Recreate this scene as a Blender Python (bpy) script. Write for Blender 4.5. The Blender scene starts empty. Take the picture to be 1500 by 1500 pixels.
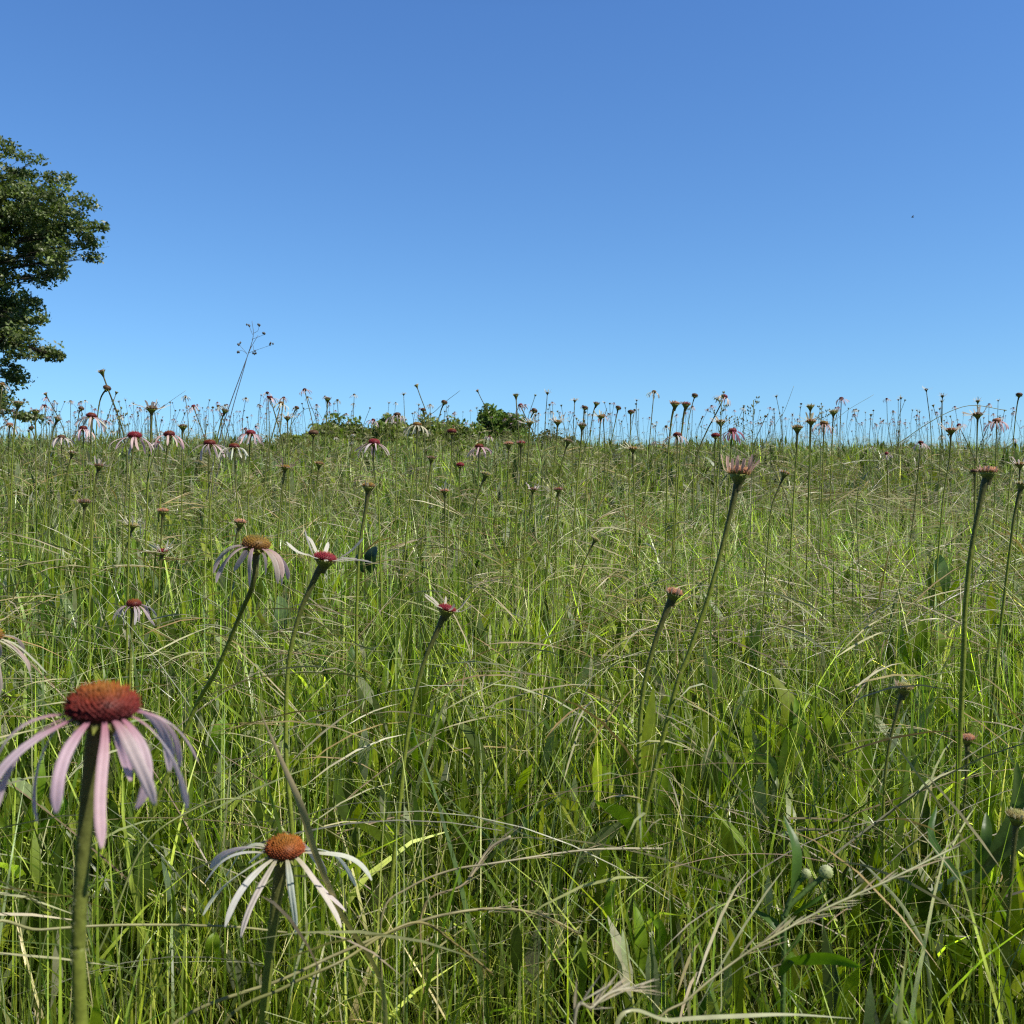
import bpy, math, random
import numpy as np
from mathutils import Vector, Matrix, Quaternion
R = math.radians
rng = np.random.default_rng(7)
random.seed(11)
scene = bpy.context.scene
COL = scene.collection
FPX = 1472.0
CAMZ = 0.75

# ------------------------------------------------------------------ terrain
_ys = np.linspace(-80, 4000, 40801)
_sl = np.interp(_ys, [-80, -60, -30, 14, 36.5, 44, 60, 4000], [0, 0, .1, .1, -.075, -.075, 0, 0])
_zz = np.concatenate([[0], np.cumsum((_sl[1:] + _sl[:-1]) / 2 * np.diff(_ys))])
_zz -= np.interp(0, _ys, _zz)
def ground(x, y):
    x = np.asarray(x, float); y = np.asarray(y, float)
    f = np.clip(1 - np.abs(x) / 400, 0, 1) * np.clip(1 - np.abs(y - 15) / 300, 0, 1)
    z = np.interp(y, _ys, _zz)
    z = z - 0.010 * np.clip(x, -40, 40) * np.clip(y / 15, 0, 1) * f
    z = z + f * np.clip((y - 1.0) / 4, 0, 1) * (0.018 * np.sin(x * 1.3 + 1) * np.cos(y * 0.9) + 0.012 * np.sin(x * .6 - y * .8))
    return z
def gz(x, y): return float(ground(x, y))
def at(px, py, d):
    return Vector(((px - 750) / FPX * d, d, CAMZ + (750 - py) / FPX * d))
def depth_at(py, h):
    return (CAMZ - h) / ((py - 750) / FPX + .1)
def noise2(x, y, s=1.0, seed=0):
    v = 0; a = 1.0; t = 0
    r = np.random.default_rng(seed)
    for k in range(4):
        for j in range(2):
            th = r.uniform(0, 6.28); ph = r.uniform(0, 6.28)
            v = v + a * np.sin((x * math.cos(th) + y * math.sin(th)) * s * 1.9 ** k + ph); t += a
        a *= .62
    return v / t * 1.6

# ------------------------------------------------------------------ materials
def node_mat(name): 
    m = bpy.data.materials.new(name); m.use_nodes = True
    nt = m.node_tree; nt.nodes.clear()
    return m, nt, nt.nodes, nt.links
def plant_mat(name, rough=.5, trans=.35, tint=(1.0, 1.25, .45), spec=.5, nscale=60, namp=.25, bump=0.0, tgain=1.0):
    m, nt, N, L = node_mat(name)
    out = N.new('ShaderNodeOutputMaterial')
    at_ = N.new('ShaderNodeAttribute'); at_.attribute_name = 'Col'
    geo = N.new('ShaderNodeNewGeometry')
    nz = N.new('ShaderNodeTexNoise'); nz.inputs['Scale'].default_value = nscale; nz.inputs['Detail'].default_value = 3
    L.new(geo.outputs['Position'], nz.inputs['Vector'])
    mr = N.new('ShaderNodeMapRange'); mr.inputs[1].default_value = .3; mr.inputs[2].default_value = .7
    mr.inputs[3].default_value = 1 - namp; mr.inputs[4].default_value = 1 + namp
    L.new(nz.outputs['Fac'], mr.inputs[0])
    mul = N.new('ShaderNodeVectorMath'); mul.operation = 'MULTIPLY'
    L.new(at_.outputs['Color'], mul.inputs[0]); L.new(mr.outputs[0], mul.inputs[1])
    p = N.new('ShaderNodeBsdfPrincipled'); p.inputs['Roughness'].default_value = rough
    p.inputs['Specular IOR Level'].default_value = spec
    L.new(mul.outputs[0], p.inputs['Base Color'])
    if bump:
        bm_ = N.new('ShaderNodeBump'); bm_.inputs['Strength'].default_value = bump; bm_.inputs['Distance'].default_value = .002
        L.new(nz.outputs['Fac'], bm_.inputs['Height']); L.new(bm_.outputs[0], p.inputs['Normal'])
    if trans > 0:
        tm = N.new('ShaderNodeVectorMath'); tm.operation = 'MULTIPLY'; tm.inputs[1].default_value = tuple(t * tgain for t in tint)
        L.new(mul.outputs[0], tm.inputs[0])
        tr = N.new('ShaderNodeBsdfTranslucent'); L.new(tm.outputs[0], tr.inputs['Color'])
        mx = N.new('ShaderNodeMixShader'); mx.inputs[0].default_value = trans
        L.new(p.outputs[0], mx.inputs[1]); L.new(tr.outputs[0], mx.inputs[2]); L.new(mx.outputs[0], out.inputs['Surface'])
    else:
        L.new(p.outputs[0], out.inputs['Surface'])
    return m
M_GRASS = plant_mat('grass_blade', .34, .32, (1.30, 1.50, .36), .8, 25, .5, tgain=2.3)
M_DRY = plant_mat('dry_blade', .42, .25, (1.1, 1.0, .6), .5, 40, .25)
M_LEAF = plant_mat('broad_leaf', .42, .36, (1.35, 1.5, .25), .45, 90, .22, .25, tgain=1.2)
M_TREE = plant_mat('tree_leaf', .42, .3, (1.2, 1.4, .4), .5, 2.0, .3)
M_PETAL = plant_mat('petal', .5, .42, (1.0, .92, .96), .25, 300, .06)
M_CONE = plant_mat('cone', .55, 0, spec=.3, nscale=500, namp=.3)
M_STEM = plant_mat('flower_stem', .55, .08, (1, 1.2, .4), .35, 220, .22, .3)
M_BARK = plant_mat('bark', .9, 0, spec=.1, nscale=6, namp=.5, bump=.8)

def ground_mat():
    m, nt, N, L = node_mat('meadow_soil')
    out = N.new('ShaderNodeOutputMaterial'); p = N.new('ShaderNodeBsdfPrincipled'); p.inputs['Roughness'].default_value = 1
    p.inputs['Specular IOR Level'].default_value = .05
    geo = N.new('ShaderNodeNewGeometry')
    a = N.new('ShaderNodeTexNoise'); a.inputs['Scale'].default_value = 30; a.inputs['Detail'].default_value = 8
    b = N.new('ShaderNodeTexNoise'); b.inputs['Scale'].default_value = .35; b.inputs['Detail'].default_value = 5
    for n in (a, b): L.new(geo.outputs['Position'], n.inputs['Vector'])
    r1 = N.new('ShaderNodeValToRGB'); r1.color_ramp.elements[0].color = (.006, .008, .003, 1); r1.color_ramp.elements[1].color = (.035, .032, .014, 1)
    r1.color_ramp.elements[0].position = .35; r1.color_ramp.elements[1].position = .7
    r2 = N.new('ShaderNodeValToRGB'); r2.color_ramp.elements[0].color = (.5, .8, .35, 1); r2.color_ramp.elements[1].color = (1, 1, .6, 1)
    L.new(a.outputs[0], r1.inputs[0]); L.new(b.outputs[0], r2.inputs[0])
    mx = N.new('ShaderNodeMix'); mx.data_type = 'RGBA'; mx.blend_type = 'MULTIPLY'; mx.inputs[0].default_value = 1
    L.new(r1.outputs[0], mx.inputs[6]); L.new(r2.outputs[0], mx.inputs[7]); L.new(mx.outputs[2], p.inputs['Base Color'])
    bp = N.new('ShaderNodeBump'); bp.inputs['Distance'].default_value = .02; L.new(a.outputs[0], bp.inputs['Height']); L.new(bp.outputs[0], p.inputs['Normal'])
    L.new(p.outputs[0], out.inputs['Surface'])
    return m

# ------------------------------------------------------------------ mesh helpers
def np_mesh(name, V, F, C, mat, smooth=True):
    """V (n,3), F (m,4) or (m,3), C (n,3)"""
    me = bpy.data.meshes.new(name)
    V = np.ascontiguousarray(V, np.float32); F = np.ascontiguousarray(F, np.int32)
    k = F.shape[1]
    me.vertices.add(len(V)); me.vertices.foreach_set('co', V.ravel())
    me.loops.add(F.size); me.loops.foreach_set('vertex_index', F.ravel())
    me.polygons.add(len(F)); me.polygons.foreach_set('loop_start', np.arange(0, F.size, k, dtype=np.int32))
    if smooth: me.polygons.foreach_set('use_smooth', np.ones(len(F), bool))
    ca = me.color_attributes.new('Col', 'FLOAT_COLOR', 'POINT')
    C4 = np.ones((len(V), 4), np.float32); C4[:, :3] = C; ca.data.foreach_set('color', C4.ravel())
    me.update(calc_edges=True); me.materials.append(mat)
    return me
class MB:
    def __init__(s): s.v = []; s.f = []; s.c = []
    def add(s, V, F, C):
        o = len(s.v)
        s.v += [tuple(v) for v in V]; s.f += [tuple(i + o for i in f) for f in F]
        if len(C) == 3 and not hasattr(C[0], '__len__'): C = [C] * len(V)
        s.c += [tuple(c) for c in C]
    def merge(s, o, M=None):
        s.add([M @ Vector(v) for v in o.v] if M else o.v, o.f, o.c)
    def mesh(s, name, mat, smooth=True):
        me = bpy.data.meshes.new(name); me.from_pydata(s.v, [], s.f)
        me.polygons.foreach_set('use_smooth', [smooth] * len(me.polygons))
        ca = me.color_attributes.new('Col', 'FLOAT_COLOR', 'POINT')
        ca.data.foreach_set('color', np.array([(c[0], c[1], c[2], 1) for c in s.c], np.float32).ravel())
        me.materials.append(mat); me.update(); return me
    def build(s, name, mat, parent=None, smooth=True):
        return link(name, s.mesh(name, mat, smooth), parent)
def link(name, me, parent=None, loc=None):
    o = bpy.data.objects.new(name, me); COL.objects.link(o)
    if parent: o.parent = parent
    if loc: o.location = loc
    return o
def tag(o, label=None, cat=None, group=None, kind=None):
    for k, v in (('label', label), ('category', cat), ('group', group), ('kind', kind)):
        if v: o[k] = v
    return o
def empty(name, loc, label=None, cat=None, group=None):
    o = bpy.data.objects.new(name, None); COL.objects.link(o); o.location = loc; o.empty_display_size = .05
    return tag(o, label, cat, group)
def frame_of(t, ref=Vector((0, 0, 1))):
    t = t.normalized()
    if abs(t.dot(ref)) > .97: ref = Vector((1, 0, 0))
    a = t.cross(ref).normalized(); return a, t.cross(a).normalized()
def tube(mb, pts, rads, cols, n=8, cap=True):
    m = len(pts); V = []; C = []; a = None
    for i, p in enumerate(pts):
        t = (pts[min(i + 1, m - 1)] - pts[max(i - 1, 0)]).normalized()
        if a is None: a, b = frame_of(t)
        else:
            a = (a - t * a.dot(t)).normalized(); b = t.cross(a)
        for k in range(n):
            w = 2 * math.pi * k / n
            V.append(p + (a * math.cos(w) + b * math.sin(w)) * rads[i]); C.append(cols[i] if hasattr(cols[0], '__len__') else cols)
    F = [(i * n + k, i * n + (k + 1) % n, (i + 1) * n + (k + 1) % n, (i + 1) * n + k) for i in range(m - 1) for k in range(n)]
    if cap: F += [tuple(range((m - 1) * n, m * n)), tuple(range(n - 1, -1, -1))]
    mb.add(V, F, C)
def catmull(P, n=8):
    P = [Vector(p) for p in P]
    Q = [2 * P[0] - P[1]] + P + [2 * P[-1] - P[-2]]
    out = []
    for i in range(1, len(Q) - 2):
        for k in range(n):
            t = k / n; a, b, c, d = Q[i - 1:i + 3]
            out.append(.5 * ((2 * b) + (c - a) * t + (2 * a - 5 * b + 4 * c - d) * t * t + (3 * b - a - 3 * c + d) * t ** 3))
    out.append(P[-1].copy()); return out
def lerp(a, b, t): return tuple(x + (y - x) * t for x, y in zip(a, b))

# strap (petal, leaf, blade) along a list of points
def strap(mb, pts, wid, cols, nx=5, ridge=0.0, side=None, fold=0.0, twist=0.0, vein=0.0):
    m = len(pts); V = []; C = []
    s = side
    for i, p in enumerate(pts):
        t = (pts[min(i + 1, m - 1)] - pts[max(i - 1, 0)]).normalized()
        if s is None: s = frame_of(t)[0]
        s = (s - t * s.dot(t)).normalized()
        if twist: s = (Quaternion(t, twist / m) @ s).normalized()
        nrm = s.cross(t).normalized()
        w = wid[i]
        for k in range(nx):
            u = k / (nx - 1) * 2 - 1
            h = ridge * w * math.cos(u * math.pi * 2.0) + fold * w * abs(u)
            V.append(p + s * (u * w) + nrm * h); q = 1 - vein * (.5 + .5 * math.cos(u * math.pi * 3)); C.append([x * q for x in cols[i]])
    F = [(i * nx + k, i * nx + k + 1, (i + 1) * nx + k + 1, (i + 1) * nx + k) for i in range(m - 1) for k in range(nx - 1)]
    mb.add(V, F, C)

# ------------------------------------------------------------------ coneflower head pieces (head frame: +Z is the flower axis)
def cone_mb(Rr, H, nsp, cb, cm, ct, seg=20, sp=.2, rings=8):
    mb = MB(); V = []; C = []
    prof = []
    for i in range(rings + 1):
        a = -0.45 + (math.pi / 2 + .45) * i / rings
        prof.append((Rr * .93 * math.cos(a), H * (.32 + .68 * math.sin(a)) if a > 0 else H * (.32 + .7 * math.sin(a)), i / rings))
    for r, z, t in prof[:-1]:
        for k in range(seg):
            w = 2 * math.pi * k / seg
            V.append((r * math.cos(w), r * math.sin(w), z)); C.append([x * .55 for x in (lerp(cb, cm, t * 2) if t < .5 else lerp(cm, ct, t * 2 - 1))])
    V.append((0, 0, prof[-1][1])); C.append([x * .6 for x in ct])
    F = [(i * seg + k, i * seg + (k + 1) % seg, (i + 1) * seg + (k + 1) % seg, (i + 1) * seg + k) for i in range(rings - 1) for k in range(seg)]
    F += [((rings - 1) * seg + k, (rings - 1) * seg + (k + 1) % seg, rings * seg) for k in range(seg)]
    mb.add(V, F, C)
    for j in range(nsp):                                    # chaffy spines in a golden-angle spiral
        t = (j + .5) / nsp; a = math.asin(min(1, t * 1.25 - .25)) if t < .999 else 1.5
        w = j * 2.399963
        r = Rr * .93 * math.cos(a); z = H * (.32 + .68 * math.sin(a)) if a > 0 else H * (.32 + .7 * math.sin(a))
        n = Vector((math.cos(w) * math.cos(a) * .9, math.sin(w) * math.cos(a) * .9, math.sin(a) + .45)).normalized()
        p = Vector((r * math.cos(w), r * math.sin(w), z)) * .97
        n = (n + Vector((random.gauss(0, .13), random.gauss(0, .13), random.gauss(0, .1)))).normalized(); x, y = frame_of(n); q = Rr * .05; L = Rr * sp * random.uniform(.5, 1.4)
        tt = (a + .45) / 2.0
        c = lerp(cb, cm, min(1, tt * 2)) if tt < .5 else lerp(cm, ct, tt * 2 - 1)
        k = random.uniform(.8, 1.3)
        mb.add([p + x * q, p - x * q * .5 + y * q * .87, p - x * q * .5 - y * q * .87, p + n * L],
               [(0, 1, 3), (1, 2, 3), (2, 0, 3)], [[v * .6 for v in c]] * 3 + [[v * k * 1.35 for v in c]])
    return mb
def petal_mb(a, Rr, L, W, e0, e1, c0, c1, z0=.1, twist=0., nt=10, power=1.0, swirl=0.0, nx=5, notch=True):
    mb = MB(); d = Vector((math.cos(a), math.sin(a), 0)); s = Vector((-math.sin(a), math.cos(a), 0))
    p = d * Rr * .82 + Vector((0, 0, z0 * Rr)); pts = [p.copy()]; wid = [W * .35]; cols = [c0]
    wa, wb = random.uniform(-.26, .26), random.uniform(0, 6); sg = random.uniform(-.28, .28)
    for i in range(1, nt + 1):
        t = i / nt; e = e0 + (e1 - e0) * t ** power + wa * math.sin(t * 5 + wb); swirl_ = swirl + sg * math.sin(t * 4 + wb)
        p = p + (d * math.cos(e) + Vector((0, 0, math.sin(e))) + s * swirl_ * t) * (L / nt); pts.append(p.copy())
        w = W * min(1, .45 + 1.6 * t) * (1 if t < .82 else 1 - ((t - .82) / .18) ** 2 * .62); wid.append(w)
        cols.append(lerp(c0, c1, min(1, t * 2.6)))
    strap(mb, pts, wid, cols, nx, .14, s, 0.0, twist, .16 if nx > 3 else 0)
    if notch:                                                # two small teeth at the tip
        v = mb.v[-nx:]; t = (pts[-1] - pts[-2]).normalized()
        for (i, j) in ((0, nx // 2), (nx // 2, nx - 1)):
            A, B = Vector(v[i]), Vector(v[j]); mb.add([A, B, (A + B) / 2 + t * W * .5], [(0, 1, 2)], c1)
    return mb
def calyx_mb(rs, Rr, hh, col, colb, nb=14, flare=0.0):
    """flared receptacle under the head with pointed bracts"""
    mb = MB(); n = 14; V = []; C = []
    for i in range(6):
        t = i / 5; r = rs + (Rr * .78 - rs) * t ** 1.8; z = -hh + hh * t * 1.0
        for k in range(n): V.append((r * math.cos(2 * math.pi * k / n), r * math.sin(2 * math.pi * k / n), z)); C.append(lerp(col, colb, t ** 2 * .8))
    F = [(i * n + k, i * n + (k + 1) % n, (i + 1) * n + (k + 1) % n, (i + 1) * n + k) for i in range(5) for k in range(n)]
    V.append((0, 0, .02 * Rr)); C.append(col); F += [(5 * n + k, 5 * n + (k + 1) % n, 6 * n) for k in range(n)]
    mb.add(V, F, C)
    for ring, (rr, zz, ll) in enumerate(((.62, -.12, .42), (.78, .0, .42))):
        for k in range(nb):
            a = 2 * math.pi * (k + ring * .5) / nb + random.uniform(-.1, .1)
            d = Vector((math.cos(a), math.sin(a), 0)); s = Vector((-math.sin(a), math.cos(a), 0))
            p = d * Rr * rr + Vector((0, 0, Rr * zz)); e = flare + random.uniform(-.25, .3)
            q = p + (d * math.cos(e) + Vector((0, 0, math.sin(e)))) * Rr * ll
            mb.add([p - s * Rr * .12, p + s * Rr * .12, q], [(0, 1, 2)], [col, col, colb])
    return mb
# colour sets (linear)
G_STEM = (.25, .30, .04); G_STEMD = (.085, .078, .035); G_BR = (.34, .38, .06)
PINK0 = (.62, .24, .34); PINK1 = (.95, .72, .74); PALE0 = (.64, .38, .40); PALE1 = (.95, .82, .78); WHITE0 = (.68, .62, .42); WHITE1 = (.96, .92, .80)
CREAM1 = (.88, .84, .60)
CONES = {'red': ((.10, .010, .020), (.22, .030, .016), (.30, .12, .012)), 'orange': ((.20, .025, .015), (.36, .10, .015), (.30, .14, .015)),
         'olive': ((.24, .09, .03), (.34, .19, .03), (.20, .17, .03)), 'crimson': ((.22, .02, .03), (.30, .02, .035), (.30, .04, .04)),
         'green': ((.34, .30, .08), (.42, .34, .12), (.36, .38, .12)), 'salmon': ((.40, .18, .07), (.58, .26, .15), (.55, .30, .16)),
         'dark': ((.12, .06, .04), (.20, .10, .05), (.18, .11, .05))}
def head_parts(kind, Rr, cone, cols, rs, detail=2, seed=0, pl=(2.6, 3.5, -1.7, -1.0, .6, 1.), pw=1.0):
    """list of (name, MB, material)"""
    random.seed(seed); out = []; cb, cm, ct = CONES[cone]; c0, c1 = cols
    nsp = {3: 420, 2: 150, 1: 34, 0: 12}[detail]; nt = {3: 14, 2: 9, 1: 5, 0: 4}[detail]; nx = {3: 7, 2: 5, 1: 3, 0: 3}[detail]; seg = {3: 28, 2: 18, 1: 10, 0: 8}[detail]
    rg = {3: 10, 2: 7, 1: 4, 0: 4}[detail]
    U = random.uniform
    if kind in 'AD':                     # domed cone with hanging petals (A), bare dome (D)
        out.append(('cone', cone_mb(Rr, Rr * .86, nsp, cb, cm, ct, seg, .2, rg), M_CONE))
        out.append(('calyx', calyx_mb(rs, Rr, Rr * .75, G_STEMD, G_BR, 12, -.5), M_STEM))
        if kind == 'A':
            n = random.randint(11, 14) if detail < 3 else 15
            for k in range(n):
                a = 2 * math.pi * k / n + U(-.22, .22)
                out.append(('petal', petal_mb(a, Rr, Rr * U(pl[0], pl[1]), Rr * U(.15, .21) * pw, U(-.3, .3), U(pl[2], pl[3]), c0, [v * U(.88, 1.05) for v in c1], .08, U(-1.5, 1.5), nt, U(pl[4], pl[5]), U(-.25, .25), nx, detail > 1), M_PETAL))
    elif kind == 'B':                    # flat young disc with thin petals opening up and outwards
        out.append(('cone', cone_mb(Rr * .85, Rr * .55, nsp, cb, cm, ct, seg, .22, rg), M_CONE))
        out.append(('calyx', calyx_mb(rs, Rr, Rr * .95, G_STEMD, G_BR, 14, .35), M_STEM))
        n = random.randint(10, 13)
        for k in range(n):
            a = 2 * math.pi * k / n + U(-.16, .16); e = U(.1, 1.15)
            out.append(('petal', petal_mb(a, Rr, Rr * U(pl[0] * .5, pl[1] * .7), Rr * U(.11, .17), e, e + U(-.45, .3), c0, c1, .1, U(-.6, .6), nt, 1., U(-.12, .12), nx, detail > 1), M_PETAL))
    elif kind == 'C':                    # goblet with a crown of short upright stubs
        out.append(('cone', cone_mb(Rr * .82, Rr * .5, nsp, cb, cm, ct, seg, .3, rg), M_CONE))
        out.append(('calyx', calyx_mb(rs, Rr, Rr * 1.25, G_STEMD, G_BR, 16, .8), M_STEM))
        n = random.randint(13, 16)
        for k in range(n):
            a = 2 * math.pi * k / n + U(-.1, .1); e = U(.75, 1.35)
            out.append(('petal', petal_mb(a, Rr, Rr * U(.45, .85), Rr * U(.07, .11), e, e + U(-.2, .3), c0, c1, .0, 0, max(3, nt // 2), 1., 0, nx, False), M_PETAL))
    elif kind == 'E':                    # closed brush: petals held upright around the disc
        out.append(('cone', cone_mb(Rr * .8, Rr * .6, nsp, cb, cm, ct, seg, .3, rg), M_CONE))
        out.append(('calyx', calyx_mb(rs, Rr, Rr * 1.3, G_STEMD, G_BR, 16, .9), M_STEM))
        n = 16
        for k in range(n):
            a = 2 * math.pi * k / n + U(-.1, .1); e = U(.8, 1.3)
            out.append(('petal', petal_mb(a, Rr, Rr * U(1.2, 1.8), Rr * U(.10, .15), e, e + U(.1, .5), c0, c1, .0, U(-.4, .4), nt, 1., 0, nx, False), M_PETAL))
    return out
def axis_matrix(pos, ax, roll=0.):
    q = Vector((0, 0, 1)).rotation_difference(ax.normalized())
    return Matrix.Translation(pos) @ q.to_matrix().to_4x4() @ Matrix.Rotation(roll, 4, 'Z')
GR = 'pale coneflowers growing through the meadow'
def placed(px, py, d, kind, w, cone, cols, label, way=(), tilt=None, fwd=0.0, sw=None, detail=2, petal_scale=1.0, seed=0, lean=0.0, group=GR, roll=None, pl=(2.6, 3.5, -1.7, -1.0, .6, 1.), pw=1.0):
    """one coneflower: head at pixel (px,py) and distance d; w: cone width in photo pixels"""
    head = at(px, py, d)
    if d >= 1.8: w *= .86
    Rr = w / 2 / FPX * d
    rs = (sw / 2 / FPX * d) * (.8 if d < .8 else .52 if d < 1.8 else .30) if sw else .0026
    rs = min(max(rs, .0011), Rr * .5)
    P = [head] + [at(a, b, d + c) for a, b, c in [(*q, 0.0)[:3] for q in way]]
    last = P[-1]; prev = P[-2] if len(P) > 1 else P[-1] + Vector((-lean * .1, 0, .1))
    dx = (last.x - prev.x) / max(.02, prev.z - last.z) if len(P) > 1 else lean
    h = last.z - gz(last.x, last.y)
    bx = last.x + dx * h * .55; by = last.y + .02
    base = Vector((bx, by, gz(bx, by) - .01))
    P.append(Vector((last.x + (bx - last.x) * .6, last.y + .01, last.z - h * .5))); P.append(base)
    pts = [p - base for p in catmull(P, 6 if detail < 3 else 10)]
    root = empty('coneflower', base, label, 'coneflower', group)
    ax = (pts[0] - pts[2]).normalized()
    if tilt is not None: ax = Vector((math.sin(R(tilt)), 0, math.cos(R(tilt))))
    ax = (ax + Vector((0, -1, 0)) * fwd).normalized()
    hp = pts[0] - ax * Rr * .3
    pts[0] = hp - ax * Rr * {'A': .55, 'D': .5}.get(kind, .9)
    m = len(pts); ln = Rr * 1.4
    mb = MB(); rr = []; cc = []
    for i, p in enumerate(pts):
        dist = (p - pts[0]).length
        rr.append(rs * (1 + .75 * math.exp(-dist / (ln * 1.5))) * (.85 + .2 * min(1, dist / .3))); cc.append(lerp(G_STEMD, G_STEM, min(1, .12 + dist * 7)))
    tube(mb, pts, rr, cc, 10 if detail > 1 else 6)
    if d < 1.3:                          # stiff hairs along the stem
        for k in range(520):
            u = random.random() ** 1.4 * (m - 1.01); i = int(u); p = pts[i].lerp(pts[i + 1], u - i); t = (pts[i + 1] - pts[i]).normalized()
            a, b = frame_of(t); th = random.uniform(0, 6.283); o = a * math.cos(th) + b * math.sin(th); r_ = rr[i] * .9
            q = p + o * r_; mb.add([q - t * .00022, q + t * .00022, q + o * random.uniform(.0008, .002) + t * random.uniform(-.0006, .0004)], [(0, 1, 2)], (.34, .36, .22))
    mb.build('stem', M_STEM, root)
    M = axis_matrix(hp, ax, roll if roll is not None else random.uniform(0, 6))
    for (nm, pm, mat) in head_parts(kind, Rr, cone, cols, rs * 1.3, detail, seed or int(px * 7 + py), pl, pw):
        o = pm.build(nm, mat, root); o.matrix_local = M
    return root

# ================================================================== SETTING
def build_ground():
    ys = np.concatenate([np.linspace(-80, -2, 20), np.linspace(-1.5, 40, 150), np.geomspace(42, 3900, 40)])
    xs = np.concatenate([-np.geomspace(40, 3500, 25)[::-1], np.linspace(-38, 38, 120), np.geomspace(40, 3500, 25)])
    X, Y = np.meshgrid(xs, ys); Z = ground(X, Y)
    V = np.stack([X, Y, Z], -1).reshape(-1, 3); nx = len(xs)
    i, j = np.meshgrid(np.arange(len(ys) - 1), np.arange(nx - 1), indexing='ij'); a = (i * nx + j).ravel()
    F = np.stack([a, a + 1, a + nx + 1, a + nx], 1)
    me = np_mesh('meadow_ground', V, F, np.zeros((len(V), 3)), ground_mat())
    tag(link('meadow_ground', me), kind='structure')
build_ground()

# ------------------------------------------------------------------ grasses
def ribbons(base, az, lean, bend, length, width, col0, col1, nseg, twist0, twist, power=1.5, wprof='blade', grav=0.0):
    n = len(az)
    th = np.zeros(n); p = base.copy()
    P = [p.copy()]; T = []
    hx = np.stack([np.cos(az), np.sin(az), np.zeros(n)], 1)
    for k in range(nseg):
        t = (k + .5) / nseg
        th = np.clip(lean + bend * t ** power, 0, 2.9)
        d = hx * np.sin(th)[:, None]; d[:, 2] = np.cos(th); T.append(d)
        p = p + d * (length / nseg)[:, None]; P.append(p.copy())
    T.append(T[-1]); V = []; C = []
    side = np.stack([-np.sin(az), np.cos(az), np.zeros(n)], 1)
    for k in range(nseg + 1):
        t = k / nseg; d = T[k]; nrm = np.cross(side, d)
        w = twist0 + twist * t
        s = side * np.cos(w)[:, None] + nrm * np.sin(w)[:, None]
        if wprof == 'blade': wp = (.75 + .5 * t if t < .4 else .95) * (1 - max(0, (t - .4) / .6) ** 1.6) + .03
        elif wprof == 'leaf': wp = math.sin(math.pi * min(1, t ** .8)) ** .7 + .04
        else: wp = 1 - .65 * t
        V.append(np.stack([P[k] - s * (width * wp / 2)[:, None], P[k] + s * (width * wp / 2)[:, None]], 1))
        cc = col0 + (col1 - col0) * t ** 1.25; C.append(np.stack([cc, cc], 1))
    V = np.stack(V, 1).reshape(n, -1, 3); C = np.stack(C, 1).reshape(n, -1, 3); m = V.shape[1]
    k = np.arange(nseg) * 2; f = np.stack([k, k + 1, k + 3, k + 2], 1)
    F = (np.arange(n)[:, None, None] * m + f[None]).reshape(-1, 4)
    return V.reshape(-1, 3), F, C.reshape(-1, 3)
def join(L):
    V, F, C = [], [], []; o = 0
    for v, f, c in L: V.append(v); F.append(f + o); C.append(c); o += len(v)
    return np.concatenate(V), np.concatenate(F), np.concatenate(C)
def scatter(n, r0, r1, expo, half=.66, side=.9):
    """points in a wedge ahead of the viewer, density ~ r^-expo"""
    u = rng.random(n); e = 2 - expo
    r = (r0 ** e + (r1 ** e - r0 ** e) * u) ** (1 / e)
    a = rng.uniform(-half, half, n)
    x = r * np.sin(a) + rng.uniform(-side, side, n) * np.clip(2.2 - r, 0, 1.3) ; y = r * np.cos(a)
    return x, y, np.hypot(x, y)
def pal(n, cols, w):
    c = np.array(cols); i = rng.choice(len(c), n, p=np.array(w) / sum(w)); k = c[i]
    return k * rng.uniform(.72, 1.3, (n, 1)) * rng.uniform(.93, 1.07, (n, 3))
GREENS = [(.060, .095, .014), (.13, .18, .022), (.34, .41, .05), (.085, .115, .035), (.50, .54, .12), (.42, .44, .26), (.70, .60, .36)]
GW = [.25, .25, .19, .08, .09, .07, .07]
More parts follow.
